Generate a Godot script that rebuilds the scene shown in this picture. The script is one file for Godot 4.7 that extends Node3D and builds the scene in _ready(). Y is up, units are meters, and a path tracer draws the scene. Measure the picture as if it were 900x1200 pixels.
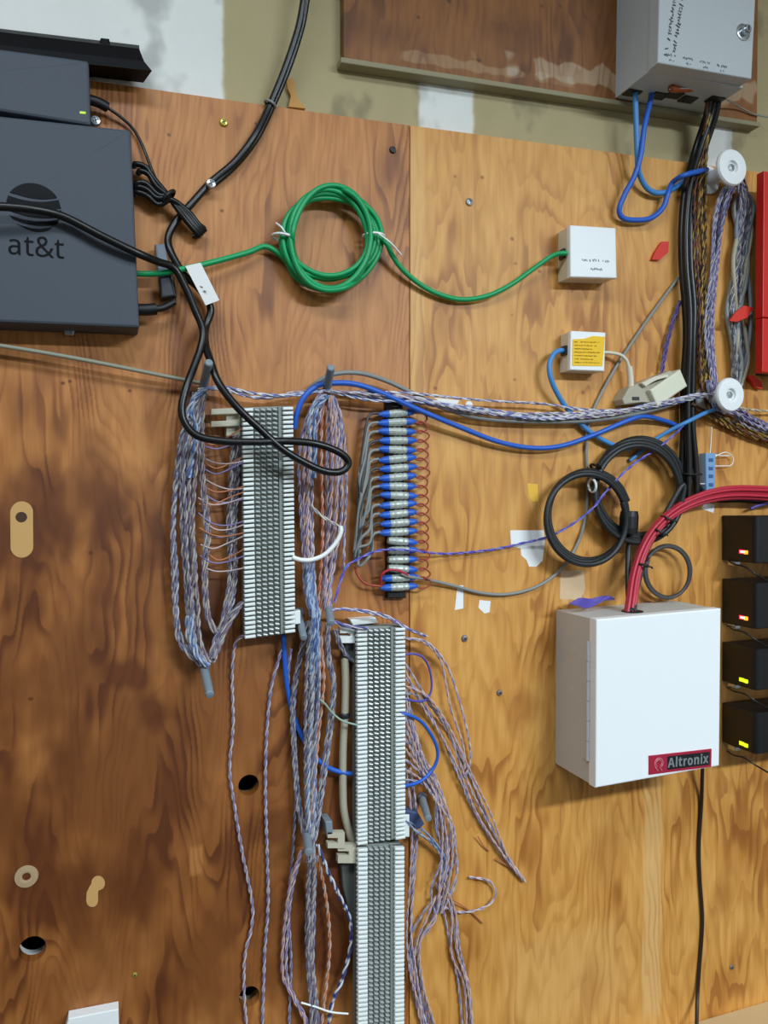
extends Node3D
# A telephone backboard: two plywood sheets on a painted wall, with punch-down blocks, boxes and a lot of loose wire.
# Points are measured on the photograph (900 x 1200) and carried onto the wall: P(x, y, mm proud of the plywood).

const F := 890.0
const EYE := Vector3(0, 1.5, 0.86)
var fw: Vector3
var rt: Vector3
var upv: Vector3
var rng := RandomNumberGenerator.new()
var M := {}
var used := {}

class Geo:
	var v := PackedVector3Array()
	var n := PackedVector3Array()
	var c := PackedColorArray()
	var uv := PackedVector2Array()
	var ix := PackedInt32Array()
	var has_c := false
	var has_uv := false

	func vert(p: Vector3, nn: Vector3, col := Color.WHITE, t := Vector2.ZERO) -> int:
		v.append(p)
		n.append(nn)
		c.append(col)
		uv.append(t)
		return v.size() - 1

	func face(pts: Array, col := Color.WHITE, uvs: Array = []) -> void:   # convex, counter-clockwise seen from outside
		var nn := Vector3.ZERO
		for i in range(1, pts.size() - 1):
			nn += (pts[i] - pts[0]).cross(pts[i + 1] - pts[0])
		nn = nn.normalized()
		var b := v.size()
		for i in pts.size():
			vert(pts[i], nn, col, uvs[i] if uvs.size() else Vector2.ZERO)
		for i in range(1, pts.size() - 1):
			ix.append_array(PackedInt32Array([b, b + i + 1, b + i]))

	func tube(p: PackedVector3Array, r: float, sides := 8, cols := PackedColorArray(), closed_ends := true, radii := PackedFloat32Array()) -> void:
		if p.size() < 2:
			return
		var t := (p[1] - p[0]).normalized()
		var u := t.cross(Vector3(0.31, 0.22, 0.92)).normalized()
		if u.length() < 0.1:
			u = t.cross(Vector3.UP).normalized()
		var base := v.size()
		for i in p.size():
			var a := p[maxi(i - 1, 0)]
			var b := p[mini(i + 1, p.size() - 1)]
			var tn := (b - a).normalized()
			if tn.length() > 0.5:
				t = tn
			u = (u - t * u.dot(t)).normalized()
			var w := t.cross(u)
			var rr: float = radii[i] if radii.size() else r
			var col: Color = cols[mini(i, cols.size() - 1)] if cols.size() else Color.WHITE
			for k in sides:
				var an := TAU * k / sides
				var d := u * cos(an) + w * sin(an)
				vert(p[i] + d * rr, d, col)
		for i in p.size() - 1:
			for k in sides:
				var k2 := (k + 1) % sides
				var a0 := base + i * sides + k
				var a1 := base + i * sides + k2
				var b0 := a0 + sides
				var b1 := a1 + sides
				ix.append_array(PackedInt32Array([a0, b1, a1, a0, b0, b1]))
		if closed_ends:
			for e in [0, p.size() - 1]:
				var dir := (p[0] - p[1]).normalized() if e == 0 else (p[e] - p[e - 1]).normalized()
				var col2: Color = cols[mini(e, cols.size() - 1)] if cols.size() else Color.WHITE
				var rr2: float = radii[e] if radii.size() else r
				var m := vert(p[e] + dir * rr2 * 0.35, dir, col2)
				for k in sides:
					var q: int = base + e * sides + k
					var q2: int = base + e * sides + (k + 1) % sides
					ix.append_array(PackedInt32Array([m, q, q2] if e == 0 else [m, q2, q]))

	# a solid between a back outline and a front outline (same count, counter-clockwise seen from the front), its front edge bevelled
	func loft(rings: Array, col := Color.WHITE, back := true) -> void:
		for r in rings.size() - 1:
			var a: Array = rings[r]
			var b: Array = rings[r + 1]
			for i in a.size():
				var j := (i + 1) % a.size()
				face([a[i], a[j], b[j], b[i]], col)
		face(rings[rings.size() - 1], col)
		if back:
			var f: Array = rings[0].duplicate()
			f.reverse()
			face(f, col)

	func slab(poly: Array, z0: float, z1: float, bevel := 0.0, col := Color.WHITE) -> void:   # poly: Vector2 outline, any order
		var p := poly.duplicate()
		var area := 0.0
		var mid := Vector2.ZERO
		for i in p.size():
			var q: Vector2 = p[(i + 1) % p.size()]
			area += p[i].x * q.y - q.x * p[i].y
			mid += p[i] / p.size()
		if area < 0:
			p.reverse()
		var rings := []
		var put := func(inset: float, z: float) -> Array:
			var ring := []
			for i in p.size():
				var a: Vector2 = (p[i] - p[(i + p.size() - 1) % p.size()]).normalized()
				var b: Vector2 = (p[(i + 1) % p.size()] - p[i]).normalized()
				var nn := (a + b).normalized()
				var k: float = maxf(0.35, nn.dot(a))
				var o: Vector2 = p[i] + Vector2(-nn.y, nn.x) * inset / k
				ring.append(Vector3(o.x, o.y, z))
			return ring
		rings.append(put.call(0.0, z0))
		if bevel > 0.0:
			rings.append(put.call(0.0, z1 - bevel))
			rings.append(put.call(bevel * 0.3, z1 - bevel * 0.3))
			rings.append(put.call(bevel, z1))
		else:
			rings.append(put.call(0.0, z1))
		loft(rings, col)

	func cut_slab(poly: Array, z0: float, z1: float, col := Color.WHITE) -> void:   # an outline that may be concave
		var p := PackedVector2Array(poly)
		if Geometry2D.is_polygon_clockwise(p):
			p.reverse()
		for i in p.size():
			var q := p[(i + 1) % p.size()]
			face([Vector3(p[i].x, p[i].y, z0), Vector3(q.x, q.y, z0), Vector3(q.x, q.y, z1), Vector3(p[i].x, p[i].y, z1)], col)
		var t := Geometry2D.triangulate_polygon(p)
		for i in range(0, t.size(), 3):
			var tri := [p[t[i]], p[t[i + 1]], p[t[i + 2]]]
			var f := []
			for s in tri:
				f.append(Vector3(s.x, s.y, z1))
			if (f[1] - f[0]).cross(f[2] - f[0]).z < 0:
				f.reverse()
			face(f, col)
			var g := []
			for s in f:
				g.push_front(Vector3(s.x, s.y, z0))
			face(g, col)

	func box(x: Transform3D, s: Vector3, bevel := 0.0, col := Color.WHITE) -> void:   # centred on x
		var h := s / 2
		var rings := []
		for r in ([[0.0, -h.z], [0.0, h.z]] if bevel <= 0.0 else [[bevel, -h.z], [0.0, -h.z + bevel], [0.0, h.z - bevel], [bevel, h.z]]):
			var i: float = r[0]
			var ring := []
			for q in [Vector2(-1, -1), Vector2(1, -1), Vector2(1, 1), Vector2(-1, 1)]:
				ring.append(x * Vector3(q.x * (h.x - i), q.y * (h.y - i), r[1]))
			rings.append(ring)
		loft(rings, col)

	func lathe(x: Transform3D, prof: Array, sides := 20, col := Color.WHITE) -> void:   # prof: Vector2(radius, along z), from back to front
		for i in prof.size() - 1:
			var a: Vector2 = prof[i]
			var b: Vector2 = prof[i + 1]
			for k in sides:
				var f := TAU * k / sides
				var g := TAU * (k + 1) / sides
				var q := [x * Vector3(cos(f) * a.x, sin(f) * a.x, a.y), x * Vector3(cos(g) * a.x, sin(g) * a.x, a.y), x * Vector3(cos(g) * b.x, sin(g) * b.x, b.y), x * Vector3(cos(f) * b.x, sin(f) * b.x, b.y)]
				if a.x < 1e-6:
					q.remove_at(1)
				elif b.x < 1e-6:
					q.remove_at(3)
				face(q, col)

	func mesh(offset: Vector3, m: Material) -> ArrayMesh:
		var a := []
		a.resize(Mesh.ARRAY_MAX)
		var moved := PackedVector3Array()
		moved.resize(v.size())
		for i in v.size():
			moved[i] = v[i] - offset
		a[Mesh.ARRAY_VERTEX] = moved
		a[Mesh.ARRAY_NORMAL] = n
		if has_c:
			a[Mesh.ARRAY_COLOR] = c
		if has_uv:
			a[Mesh.ARRAY_TEX_UV] = uv
		a[Mesh.ARRAY_INDEX] = ix
		var r := ArrayMesh.new()
		r.add_surface_from_arrays(Mesh.PRIMITIVE_TRIANGLES, a)
		r.surface_set_material(0, m)
		return r


# ---------------------------------------------------------------- measuring

func P(px: float, py: float, mm := 0.0) -> Vector3:
	var d := fw + rt * ((px - 450.0) / F) + upv * ((600.0 - py) / F)
	return EYE + d * ((mm / 1000.0 - EYE.z) / d.z)

func P2(px: float, py: float, mm := 0.0) -> Vector2:
	var p := P(px, py, mm)
	return Vector2(p.x, p.y)

func outline(flat: Array, mm: float) -> Array:      # [x, y, x, y ...] in pixels
	var r := []
	for i in range(0, flat.size(), 2):
		r.append(P2(flat[i], flat[i + 1], mm))
	return r

func pp(flat: Array) -> PackedVector3Array:         # [x, y, mm, x, y, mm ...]
	var r := PackedVector3Array()
	for i in range(0, flat.size(), 3):
		r.append(P(flat[i], flat[i + 1], flat[i + 2]))
	return r

func smooth(c: PackedVector3Array, step := 0.005) -> PackedVector3Array:
	var r := PackedVector3Array()
	for i in c.size() - 1:
		var a := c[maxi(i - 1, 0)]
		var b := c[i]
		var d := c[i + 1]
		var e := c[mini(i + 2, c.size() - 1)]
		var k := maxi(1, ceili(b.distance_to(d) / step))
		for j in k:
			r.append(b.cubic_interpolate(d, a, e, float(j) / k))
	r.append(c[c.size() - 1])
	return r

# ---------------------------------------------------------------- objects

func numbered(called: String) -> String:
	var k: int = used.get(called, 0)
	used[called] = k + 1
	return called if k == 0 else "%s_%03d" % [called, k]

func tag(o: Node3D, label: String, category: String, group := "") -> Node3D:
	o.set_meta("label", label)
	o.set_meta("category", category)
	if group:
		o.set_meta("group", group)
	return o

func thing(called: String, label: String, category: String, at: Vector3, group := "") -> Node3D:
	var o := Node3D.new()
	o.name = numbered(called)
	add_child(o)
	o.position = at
	return tag(o, label, category, group)

func part(called: String, g: Geo, m: Material, parent: Node3D) -> MeshInstance3D:
	var at := Vector3.ZERO
	var up: Node = parent
	while up != self and up is Node3D:
		at += up.position
		up = up.get_parent()
	var o := MeshInstance3D.new()
	o.name = called
	o.mesh = g.mesh(at, m)
	parent.add_child(o, true)
	return o

func single(called: String, g: Geo, m: Material, label: String, category: String, group := "") -> MeshInstance3D:
	var lo := g.v[0]
	for p in g.v:
		lo = Vector3(minf(lo.x, p.x), minf(lo.y, p.y), minf(lo.z, p.z))
	var o := MeshInstance3D.new()
	o.name = numbered(called)
	o.mesh = g.mesh(lo, m)
	o.position = lo
	add_child(o)
	tag(o, label, category, group)
	return o

func struct(called: String, g: Geo, m: Material) -> MeshInstance3D:
	var o := MeshInstance3D.new()
	o.name = called
	o.mesh = g.mesh(Vector3.ZERO, m)
	o.set_meta("kind", "structure")
	add_child(o)
	return o

func lettering(called: String, text: String, height: float, at: Vector3, turn: float, m: Material, parent: Node3D, bold := false, face := "Droid Sans", squeeze := 1.0) -> MeshInstance3D:
	var f := SystemFont.new()
	f.font_names = PackedStringArray([face])
	f.font_weight = 700 if bold else 400
	var t := TextMesh.new()
	t.font = f
	t.text = text
	t.font_size = 32
	t.pixel_size = height / 32.0
	t.depth = 0.0006
	t.material = m
	var o := MeshInstance3D.new()
	o.name = called
	o.mesh = t
	parent.add_child(o, true)
	var up: Node = parent
	var off := Vector3.ZERO
	while up != self and up is Node3D:
		off += up.position
		up = up.get_parent()
	o.position = at - off
	o.rotation.z = turn
	o.scale.x = squeeze
	return o

# ---------------------------------------------------------------- materials

func rgb(r: int, g: int, b: int) -> Color:
	return Color8(r, g, b)

func lin(r: int, g: int, b: int) -> Color:
	return Color8(r, g, b).srgb_to_linear()

func mat(called: String, col: Color, rough := 0.5, metal := 0.0) -> StandardMaterial3D:
	var m := StandardMaterial3D.new()
	m.resource_name = called
	m.albedo_color = col
	m.roughness = rough
	m.metallic = metal
	M[called] = m
	return m

func grainy(m: StandardMaterial3D, freq: float, amount: float, relief := 0.0) -> StandardMaterial3D:
	var nz := FastNoiseLite.new()
	nz.seed = 5
	nz.frequency = freq
	var ramp := Gradient.new()
	ramp.set_color(0, Color(1 - amount, 1 - amount, 1 - amount))
	ramp.set_color(1, Color.WHITE)
	var t := NoiseTexture2D.new()
	t.width = 256
	t.height = 256
	t.seamless = true
	t.noise = nz
	t.color_ramp = ramp
	m.albedo_texture = t
	m.uv1_triplanar = true
	m.uv1_world_triplanar = true
	m.uv1_scale = Vector3(9, 9, 9)
	if relief > 0.0:
		m.heightmap_enabled = true
		m.heightmap_texture = t
		m.heightmap_scale = relief
	return m

func noise(s: int, octaves := 1) -> FastNoiseLite:
	var z := FastNoiseLite.new()
	z.seed = s
	z.noise_type = FastNoiseLite.TYPE_SIMPLEX_SMOOTH
	z.frequency = 1.0
	z.fractal_type = FastNoiseLite.FRACTAL_FBM if octaves > 1 else FastNoiseLite.FRACTAL_NONE
	z.fractal_octaves = octaves
	return z

func to_vec(c: Color) -> Vector3:
	return Vector3(c.r, c.g, c.b) * 255.0

# rotary-cut veneer: contour lines of a stretched height field, fibres, blotches; stains: [Vector2 centre, Vector2 radii, strength]
func veneer(s: int, w: int, h: int, lo: Vector2, size: Vector2, rings: Vector2, light: Color, dark: Color, deep: Color, stains: Array, pale: Array, red_top := 0.0) -> StandardMaterial3D:
	var n_big := noise(s, 2)
	var n_mid := noise(s + 1)
	var n_fib := noise(s + 2)
	var n_blot := noise(s + 3, 3)
	var n_edge := noise(s + 4, 3)
	var a := to_vec(light)
	var b := to_vec(dark)
	var d := to_vec(deep)
	var bytes := PackedByteArray()
	bytes.resize(w * h * 3)
	var at := 0
	for y in h:
		var wy := lo.y + size.y * (1.0 - (y + 0.5) / h)
		for x in w:
			var wx := lo.x + size.x * (x + 0.5) / w
			var big := n_big.get_noise_2d(wx * rings.x, wy * 0.8)
			var fleck := n_mid.get_noise_2d(wx * 75.0 + 40.0, wy * 15.0)
			var f := big * rings.y + n_mid.get_noise_2d(wx * 30.0, wy * 9.0) * 0.6 + fleck * 0.22
			f = f - floorf(f)
			var late := smoothstep(0.35, 0.9, f) * (1.0 - smoothstep(0.93, 1.0, f))
			var fib := n_fib.get_noise_2d(wx * 330.0, wy * 16.0)
			var blot := n_blot.get_noise_2d(wx * 9.0, wy * 4.0)
			var t := clampf(fib * 0.15 + blot * 0.34 + fleck * 0.22 + 0.36, 0.0, 1.0)
			var p := a.lerp(b, t)
			var e := n_edge.get_noise_2d(wx * 16.0, wy * 9.0)
			var k := smoothstep(0.25, 0.7, blot + 0.25 * late) * 0.4
			for q in stains:
				var g := Vector2((wx - q[0].x) / q[1].x, (wy - q[0].y) / q[1].y).length()
				k += q[2] * (1.0 - smoothstep(0.25, 1.1, g + e * 0.5))
			p = p.lerp(d, clampf(k, 0.0, 0.95))
			for q in pale:
				var g2 := Vector2((wx - q[0].x) / q[1].x, (wy - q[0].y) / q[1].y)
				var on := 1.0 - smoothstep(0.75, 1.15, maxf(absf(g2.x), absf(g2.y)) + e * q[3])
				p = p.lerp(q[4], on * q[2])
			var line := late * clampf(0.65 + 0.9 * blot, 0.1, 1.0)
			p *= Vector3(1.0 - 0.11 * line, 1.0 - 0.16 * line, 1.0 - 0.24 * line)
			bytes[at] = clampi(int(p.x), 0, 255)
			bytes[at + 1] = clampi(int(p.y), 0, 255)
			bytes[at + 2] = clampi(int(p.z), 0, 255)
			at += 3
	var m := StandardMaterial3D.new()
	m.albedo_texture = ImageTexture.create_from_image(Image.create_from_data(w, h, false, Image.FORMAT_RGB8, bytes))
	m.roughness = 0.5
	m.texture_repeat = false
	return m

# a plate between z0 and z1 with round holes; the top edge may slope; UVs run over the rectangle (lo, size)
func plate(g: Geo, x0: float, x1: float, yb: float, yt0: float, yt1: float, z0: float, z1: float, holes: Array, lo: Vector2, size: Vector2) -> void:
	g.has_uv = true
	var top := func(x: float) -> float: return lerpf(yt0, yt1, (x - x0) / (x1 - x0))
	var t := func(p: Vector3) -> Vector2: return Vector2((p.x - lo.x) / size.x, 1.0 - (p.y - lo.y) / size.y)
	var put := func(pts: Array) -> void:
		var u := []
		for p in pts:
			u.append(t.call(p))
		g.face(pts, Color.WHITE, u)
	var xs := [x0, x1]
	var ys := [yb]
	for q in holes:
		for s in [-1.6, 1.6]:
			if not xs.has(q.x + s * q.z):
				xs.append(q.x + s * q.z)
			ys.append(q.y + s * q.z)
	xs.sort()
	ys.sort()
	ys.append(INF)
	for i in xs.size() - 1:
		for j in ys.size() - 1:
			var a: float = xs[i]
			var b: float = xs[i + 1]
			var c: float = ys[j]
			var e: float = ys[j + 1]
			var hit: Variant = null
			for q in holes:
				if q.x > a and q.x < b and q.y > c and q.y < e:
					hit = q
			if hit == null or e == INF:
				var l: float = top.call(a) if e == INF else e
				var r: float = top.call(b) if e == INF else e
				put.call([Vector3(a, c, z1), Vector3(b, c, z1), Vector3(b, r, z1), Vector3(a, l, z1)])
				continue
			for k in 32:
				var f0 := TAU * k / 32.0
				var f1 := TAU * (k + 1) / 32.0
				var d0 := Vector2(cos(f0), sin(f0))
				var d1 := Vector2(cos(f1), sin(f1))
				var o: Vector2 = Vector2(hit.x, hit.y)
				var i0: Vector2 = o + d0 * hit.z
				var i1: Vector2 = o + d1 * hit.z
				var o0: Vector2 = o + d0 * (1.6 * hit.z / maxf(absf(d0.x), absf(d0.y)))
				var o1: Vector2 = o + d1 * (1.6 * hit.z / maxf(absf(d1.x), absf(d1.y)))
				put.call([Vector3(i0.x, i0.y, z1), Vector3(o0.x, o0.y, z1), Vector3(o1.x, o1.y, z1), Vector3(i1.x, i1.y, z1)])
				put.call([Vector3(i0.x, i0.y, z1), Vector3(i1.x, i1.y, z1), Vector3(i1.x, i1.y, z0), Vector3(i0.x, i0.y, z0)])
	var ring := [Vector2(x0, yb), Vector2(x1, yb), Vector2(x1, yt1), Vector2(x0, yt0)]
	for i in 4:
		var p: Vector2 = ring[i]
		var q: Vector2 = ring[(i + 1) % 4]
		put.call([Vector3(p.x, p.y, z0), Vector3(q.x, q.y, z0), Vector3(q.x, q.y, z1), Vector3(p.x, p.y, z1)])

# ---------------------------------------------------------------- cables and wire

func cable(called: String, label: String, category: String, flat: Array, r: float, m: Material, group := "", sides := 10) -> MeshInstance3D:
	var g := Geo.new()
	g.tube(smooth(pp(flat), 0.004), r, sides)
	return single(called, g, m, label, category, group)

func offset_pair(p: PackedVector3Array, r: float, pitch: float, phase: float) -> Array:
	var a := PackedVector3Array()
	var b := PackedVector3Array()
	var t := (p[1] - p[0]).normalized()
	var u := t.cross(Vector3(0.3, 0.2, 0.93)).normalized()
	var s := 0.0
	for i in p.size():
		var tn := (p[mini(i + 1, p.size() - 1)] - p[maxi(i - 1, 0)]).normalized()
		if tn.length() > 0.5:
			t = tn
		u = (u - t * u.dot(t)).normalized()
		var w := t.cross(u)
		if i:
			s += p[i].distance_to(p[i - 1])
		var an := phase + TAU * s / pitch
		var d := (u * cos(an) + w * sin(an)) * r
		a.append(p[i] + d)
		b.append(p[i] - d)
	return [a, b]

func bands(p: PackedVector3Array, base: Color, stripe: Color, period: float, duty: float, phase: float) -> PackedColorArray:
	var r := PackedColorArray()
	var s := phase
	for i in p.size():
		if i:
			s += p[i].distance_to(p[i - 1])
		r.append(stripe if fposmod(s / period, 1.0) < duty else base)
	return r

# a twisted jumper pair: a thing of two wires
func twisted(called: String, label: String, group: String, path: PackedVector3Array, cols: Array, r := 0.0008, pitch := 0.026) -> Node3D:
	var p := smooth(path, 0.0032)
	var o := thing(called, label, "wire", p[0], group)
	var two := offset_pair(p, r * 1.02, pitch * rng.randf_range(0.85, 1.2), rng.randf() * TAU)
	for k in 2:
		var g := Geo.new()
		g.has_c = true
		g.tube(two[k], r, 5, bands(two[k], cols[k], cols[1 - k], 0.024, 0.2, rng.randf()))
		part("wire", g, M.wire, o)
	return o

# several pairs that run together; flat holds x, y, mm, spread in pixels
func bundle(called: String, label: String, group: String, count: int, flat: Array, palette: Array, r := 0.0008, loose := 0.28) -> void:
	for i in count:
		var ph := i * 2.4 + rng.randf() * 0.4
		var rad := sqrt((i + 0.5) / count)
		var cs := PackedVector3Array()
		for k in range(0, flat.size(), 4):
			var sp: float = flat[k + 3]
			if called == "loose_pair" and k > 0 and k < flat.size() - 4:
				sp *= 1.6
			var a := ph + rng.randf_range(-0.25, 0.25)
			var x: float = flat[k] + sp * (rad * cos(a) + rng.randf_range(-loose, loose))
			var down := 0.0
			if sp > 15.0:            # fanned along the teeth
				x = flat[k]
				down = sp * lerpf(-1.0, 1.0, (i + 0.5) / count)
				sp = 4.0
			var y: float = flat[k + 1] + down + (sp * rng.randf_range(-0.6, 0.6) if k > 0 and k < flat.size() - 4 else 0.0)
			var mm: float = maxf(2.0, flat[k + 2] + sp * 0.6 * (rad * sin(a) + rng.randf_range(-loose, loose)))
			cs.append(P(x, y, mm))
		twisted(called, label, group, cs, palette[i % palette.size()], r)

func tie(label: String, px: float, py: float, mm: float, r: float, along: Vector3, m: Material, tail := Vector3.ZERO, group := "", wide := 0.003) -> Node3D:
	var c := P(px, py, mm)
	var o := thing("cable_tie", label, "cable tie", c, group)
	var z := along.normalized()
	var x := z.cross(Vector3(0.1, 0.3, 0.95)).normalized()
	var b := Transform3D(Basis(x, z.cross(x), z), c)
	var g := Geo.new()
	g.lathe(b, [Vector2(r * 0.9, -wide / 2), Vector2(r, -wide / 2), Vector2(r + 0.0012, -wide / 4), Vector2(r + 0.0012, wide / 4), Vector2(r, wide / 2), Vector2(r * 0.9, wide / 2)], 18)
	part("loop", g, m, o)
	if tail != Vector3.ZERO:
		var h := Geo.new()
		var s := c + Vector3(0, 0, r)
		h.tube(smooth(PackedVector3Array([s, s + tail * 0.5 + Vector3(0, 0, 0.004), s + tail])), 0.0011, 6)
		part("tail", h, m, o)
	return o

func screw(called: String, label: String, px: float, py: float, r: float, m: Material, z := 0.0) -> void:
	var c := P(px, py, z)
	var o := thing(called, label, "screw", c)
	var g := Geo.new()
	g.lathe(Transform3D(Basis(), c), [Vector2(r * 0.5, -0.004), Vector2(r, 0.0), Vector2(r, r * 0.25), Vector2(r * 0.8, r * 0.6), Vector2(r * 0.3, r * 0.72), Vector2(0, r * 0.74)], 18)
	part("head", g, m, o)
	var s := Geo.new()
	for k in 2:
		s.box(Transform3D(Basis(Vector3(0, 0, 1), 0.4 + k * PI / 2), c + Vector3(0, 0, r * 0.72)), Vector3(r * 1.0, r * 0.2, r * 0.1))
	part("slot", s, M.black, o)

func peg(label: String, bx: float, by: float, tx: float, ty: float, mm: float, r := 0.0047) -> Node3D:
	var a := P(bx, by, 0)
	var b := P(tx, ty, mm)
	var o := thing("wire_peg", label, "wire peg", a)
	var g := Geo.new()
	var ax := (b - a).normalized()
	var x := ax.cross(Vector3.UP).normalized()
	var t := Transform3D(Basis(x, ax.cross(x), ax), a)
	var l := a.distance_to(b)
	g.lathe(t, [Vector2(0, 0.001), Vector2(r * 1.05, 0.001), Vector2(r * 1.0, l * 0.5), Vector2(r * 0.95, l - r * 0.4), Vector2(r * 0.75, l - r * 0.1), Vector2(0, l)], 16)
	part("rod", g, M.peg, o)
	var h := Geo.new()
	h.lathe(Transform3D(Basis(), a), [Vector2(r * 1.5, 0.0), Vector2(r * 1.5, 0.0025), Vector2(r * 1.2, 0.004), Vector2(0, 0.004)], 18)
	part("foot", h, M.peg, o)
	return o

func scrap(called: String, label: String, flat: Array, m: Material, mm := 0.4, category := "paper scrap") -> void:
	var g := Geo.new()
	g.cut_slab(outline(flat, mm), 0.0, mm / 1000.0)
	single(called, g, m, label, category)

# ---------------------------------------------------------------- a punch-down block of fifty rows

func punch_block(label: String, tl: Vector2, tr: Vector2, bl: Vector2, mm: float, tab: int) -> Node3D:
	var o0 := P(tl.x, tl.y, mm)
	var ux := P(tr.x, tr.y, mm) - o0
	var uy := P(bl.x, bl.y, mm) - o0
	var zf := mm / 1000.0
	var o := thing("punch_down_block", label, "terminal block", Vector3(o0.x, (o0 + uy).y, 0))
	var at := func(a: float, b: float) -> Vector2:
		var q := o0 + ux * a + uy * b
		return Vector2(q.x, q.y)
	var rect := func(a: float, b: float, c: float, d: float) -> Array: return [at.call(a, b), at.call(c, b), at.call(c, d), at.call(a, d)]
	var g := Geo.new()
	g.slab(rect.call(0.03, -0.004, 0.97, 1.004), zf - 0.026, zf - 0.0085, 0.001)
	part("body", g, M.block_grey, o)
	g = Geo.new()
	g.slab(rect.call(0.08, 0.02, 0.92, 0.98), 0.0005, zf - 0.0255)
	part("standoff", g, M.block_ivory, o)
	g = Geo.new()
	g.slab(rect.call(0.715, 0.0, 0.785, 1.0), zf - 0.009, zf - 0.0045, 0.0006)
	part("rib", g, M.block_grey, o)
	var pitch := 1.0 / 50.0
	for side in 2:
		g = Geo.new()
		var a0 := 0.005 if side == 0 else 0.79
		g.slab(rect.call(a0, 0.0, a0 + 0.205, 1.0), zf - 0.013, zf - 0.0055, 0.0006)
		part("fanning_strip", g, M.block_shade, o)
		# one tooth mesh for the whole strip
		var w: float = ux.length() * 0.205
		var h: float = uy.length() * pitch
		var t := Geo.new()
		t.slab([Vector2(-w / 2, -h * 0.3), Vector2(w / 2, -h * 0.33), Vector2(w / 2, h * 0.33), Vector2(-w / 2, h * 0.3)], -0.008, 0.0, 0.0009)
		var tm := t.mesh(Vector3.ZERO, M.block_white)
		for i in 50:
			var c: Vector2 = at.call(a0 + 0.1025, (i + 0.5) * pitch)
			var n := MeshInstance3D.new()
			n.name = "tooth"
			n.mesh = tm
			o.add_child(n, true)
			n.position = Vector3(c.x, c.y, zf) - o.position
			n.rotation.z = atan2(ux.y, ux.x) + rng.randf_range(-0.02, 0.02)
	for k in 4:
		g = Geo.new()
		var a := 0.245 + 0.118 * k
		for i in 50:
			var b := (i + 0.2) * pitch
			var zt := zf - 0.0025 + 0.0008 * rng.randf()
			var q := [at.call(a, b + pitch * 0.02), at.call(a + 0.09, b + pitch * 0.3), at.call(a + 0.09, b + pitch * 0.72), at.call(a, b + pitch * 0.5)]
			g.slab(q, zf - 0.009, zt, 0.0008)
		var col := part("clip_column", g, M.clip, o)
		col.set_meta("kind", "stuff")
	# the plastic tabs of the bracket that it snaps onto
	if tab & 1:
		for b in [-0.005, 0.048]:
			g = Geo.new()
			g.slab(rect.call(-0.56, b, -0.02, b + 0.026), zf - 0.022, zf - 0.014, 0.001)
			part("bracket_tab", g, M.block_ivory, o)
		g = Geo.new()
		g.slab(rect.call(-0.26, -0.005, 0.02, 0.115), 0.0005, zf - 0.02, 0.001)
		part("bracket_leg", g, M.block_ivory, o)
	if tab & 2:
		g = Geo.new()
		g.slab(rect.call(0.93, 0.905, 1.12, 0.965), zf - 0.016, zf - 0.004, 0.001)
		part("bracket_tab", g, M.block_white, o)
	return o

func fork(parent: Node3D, px: Array, z0: float, z1: float, m: Material) -> void:
	# a tab with a slot in it: [x0, y0, x1, y1, slot x0, slot y0, slot y1], the slot open towards x0
	var g := Geo.new()
	var q := outline([px[0], px[1], px[2], px[1], px[2], px[3], px[0], px[3], px[0], px[6], px[4], px[6], px[4], px[5], px[0], px[5]], z1 * 1000.0)
	g.cut_slab(q, z0, z1)
	part("bracket_tab", g, m, parent)

# ---------------------------------------------------------------- the scene

func _ready() -> void:
	rng.seed = 20
	var yaw := deg_to_rad(19.9)
	var pitch := deg_to_rad(-0.95)
	fw = Vector3(sin(yaw) * cos(pitch), sin(pitch), -cos(yaw) * cos(pitch))
	rt = fw.cross(Vector3.UP).normalized()
	upv = rt.cross(fw)
	var cam := Camera3D.new()
	cam.name = "camera"
	cam.fov = rad_to_deg(2.0 * atan(600.0 / F))
	cam.near = 0.02
	cam.far = 40.0
	cam.transform = Transform3D(Basis(rt, upv, -fw), EYE)
	add_child(cam)
	cam.current = true

	var env := Environment.new()
	env.background_mode = Environment.BG_COLOR
	env.background_color = Color(0.02, 0.02, 0.025)
	env.ambient_light_source = Environment.AMBIENT_SOURCE_DISABLED
	env.tonemap_mode = Environment.TONE_MAPPER_LINEAR
	env.tonemap_exposure = 0.63
	env.sdfgi_enabled = true
	env.ssao_enabled = true
	env.ssil_enabled = true
	var we := WorldEnvironment.new()
	we.name = "world"
	we.environment = env
	add_child(we)

	lamp(Vector3(1.3, 2.5, 2.2), 17.0, "white ceiling fluorescent fitting nearer the modem side of the board")
	lamp(Vector3(-0.35, 2.5, 1.0), 2.7, "white ceiling fluorescent fitting nearer the broadband box side of the board")

	materials()
	setting()
	upper_left()
	green_run()
	small_boxes()
	upper_box()
	blocks()
	splice_strip()
	trunk()
	coils()
	power_box()
	modems()
	horizontals()
	jumpers()
	bits()

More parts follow.
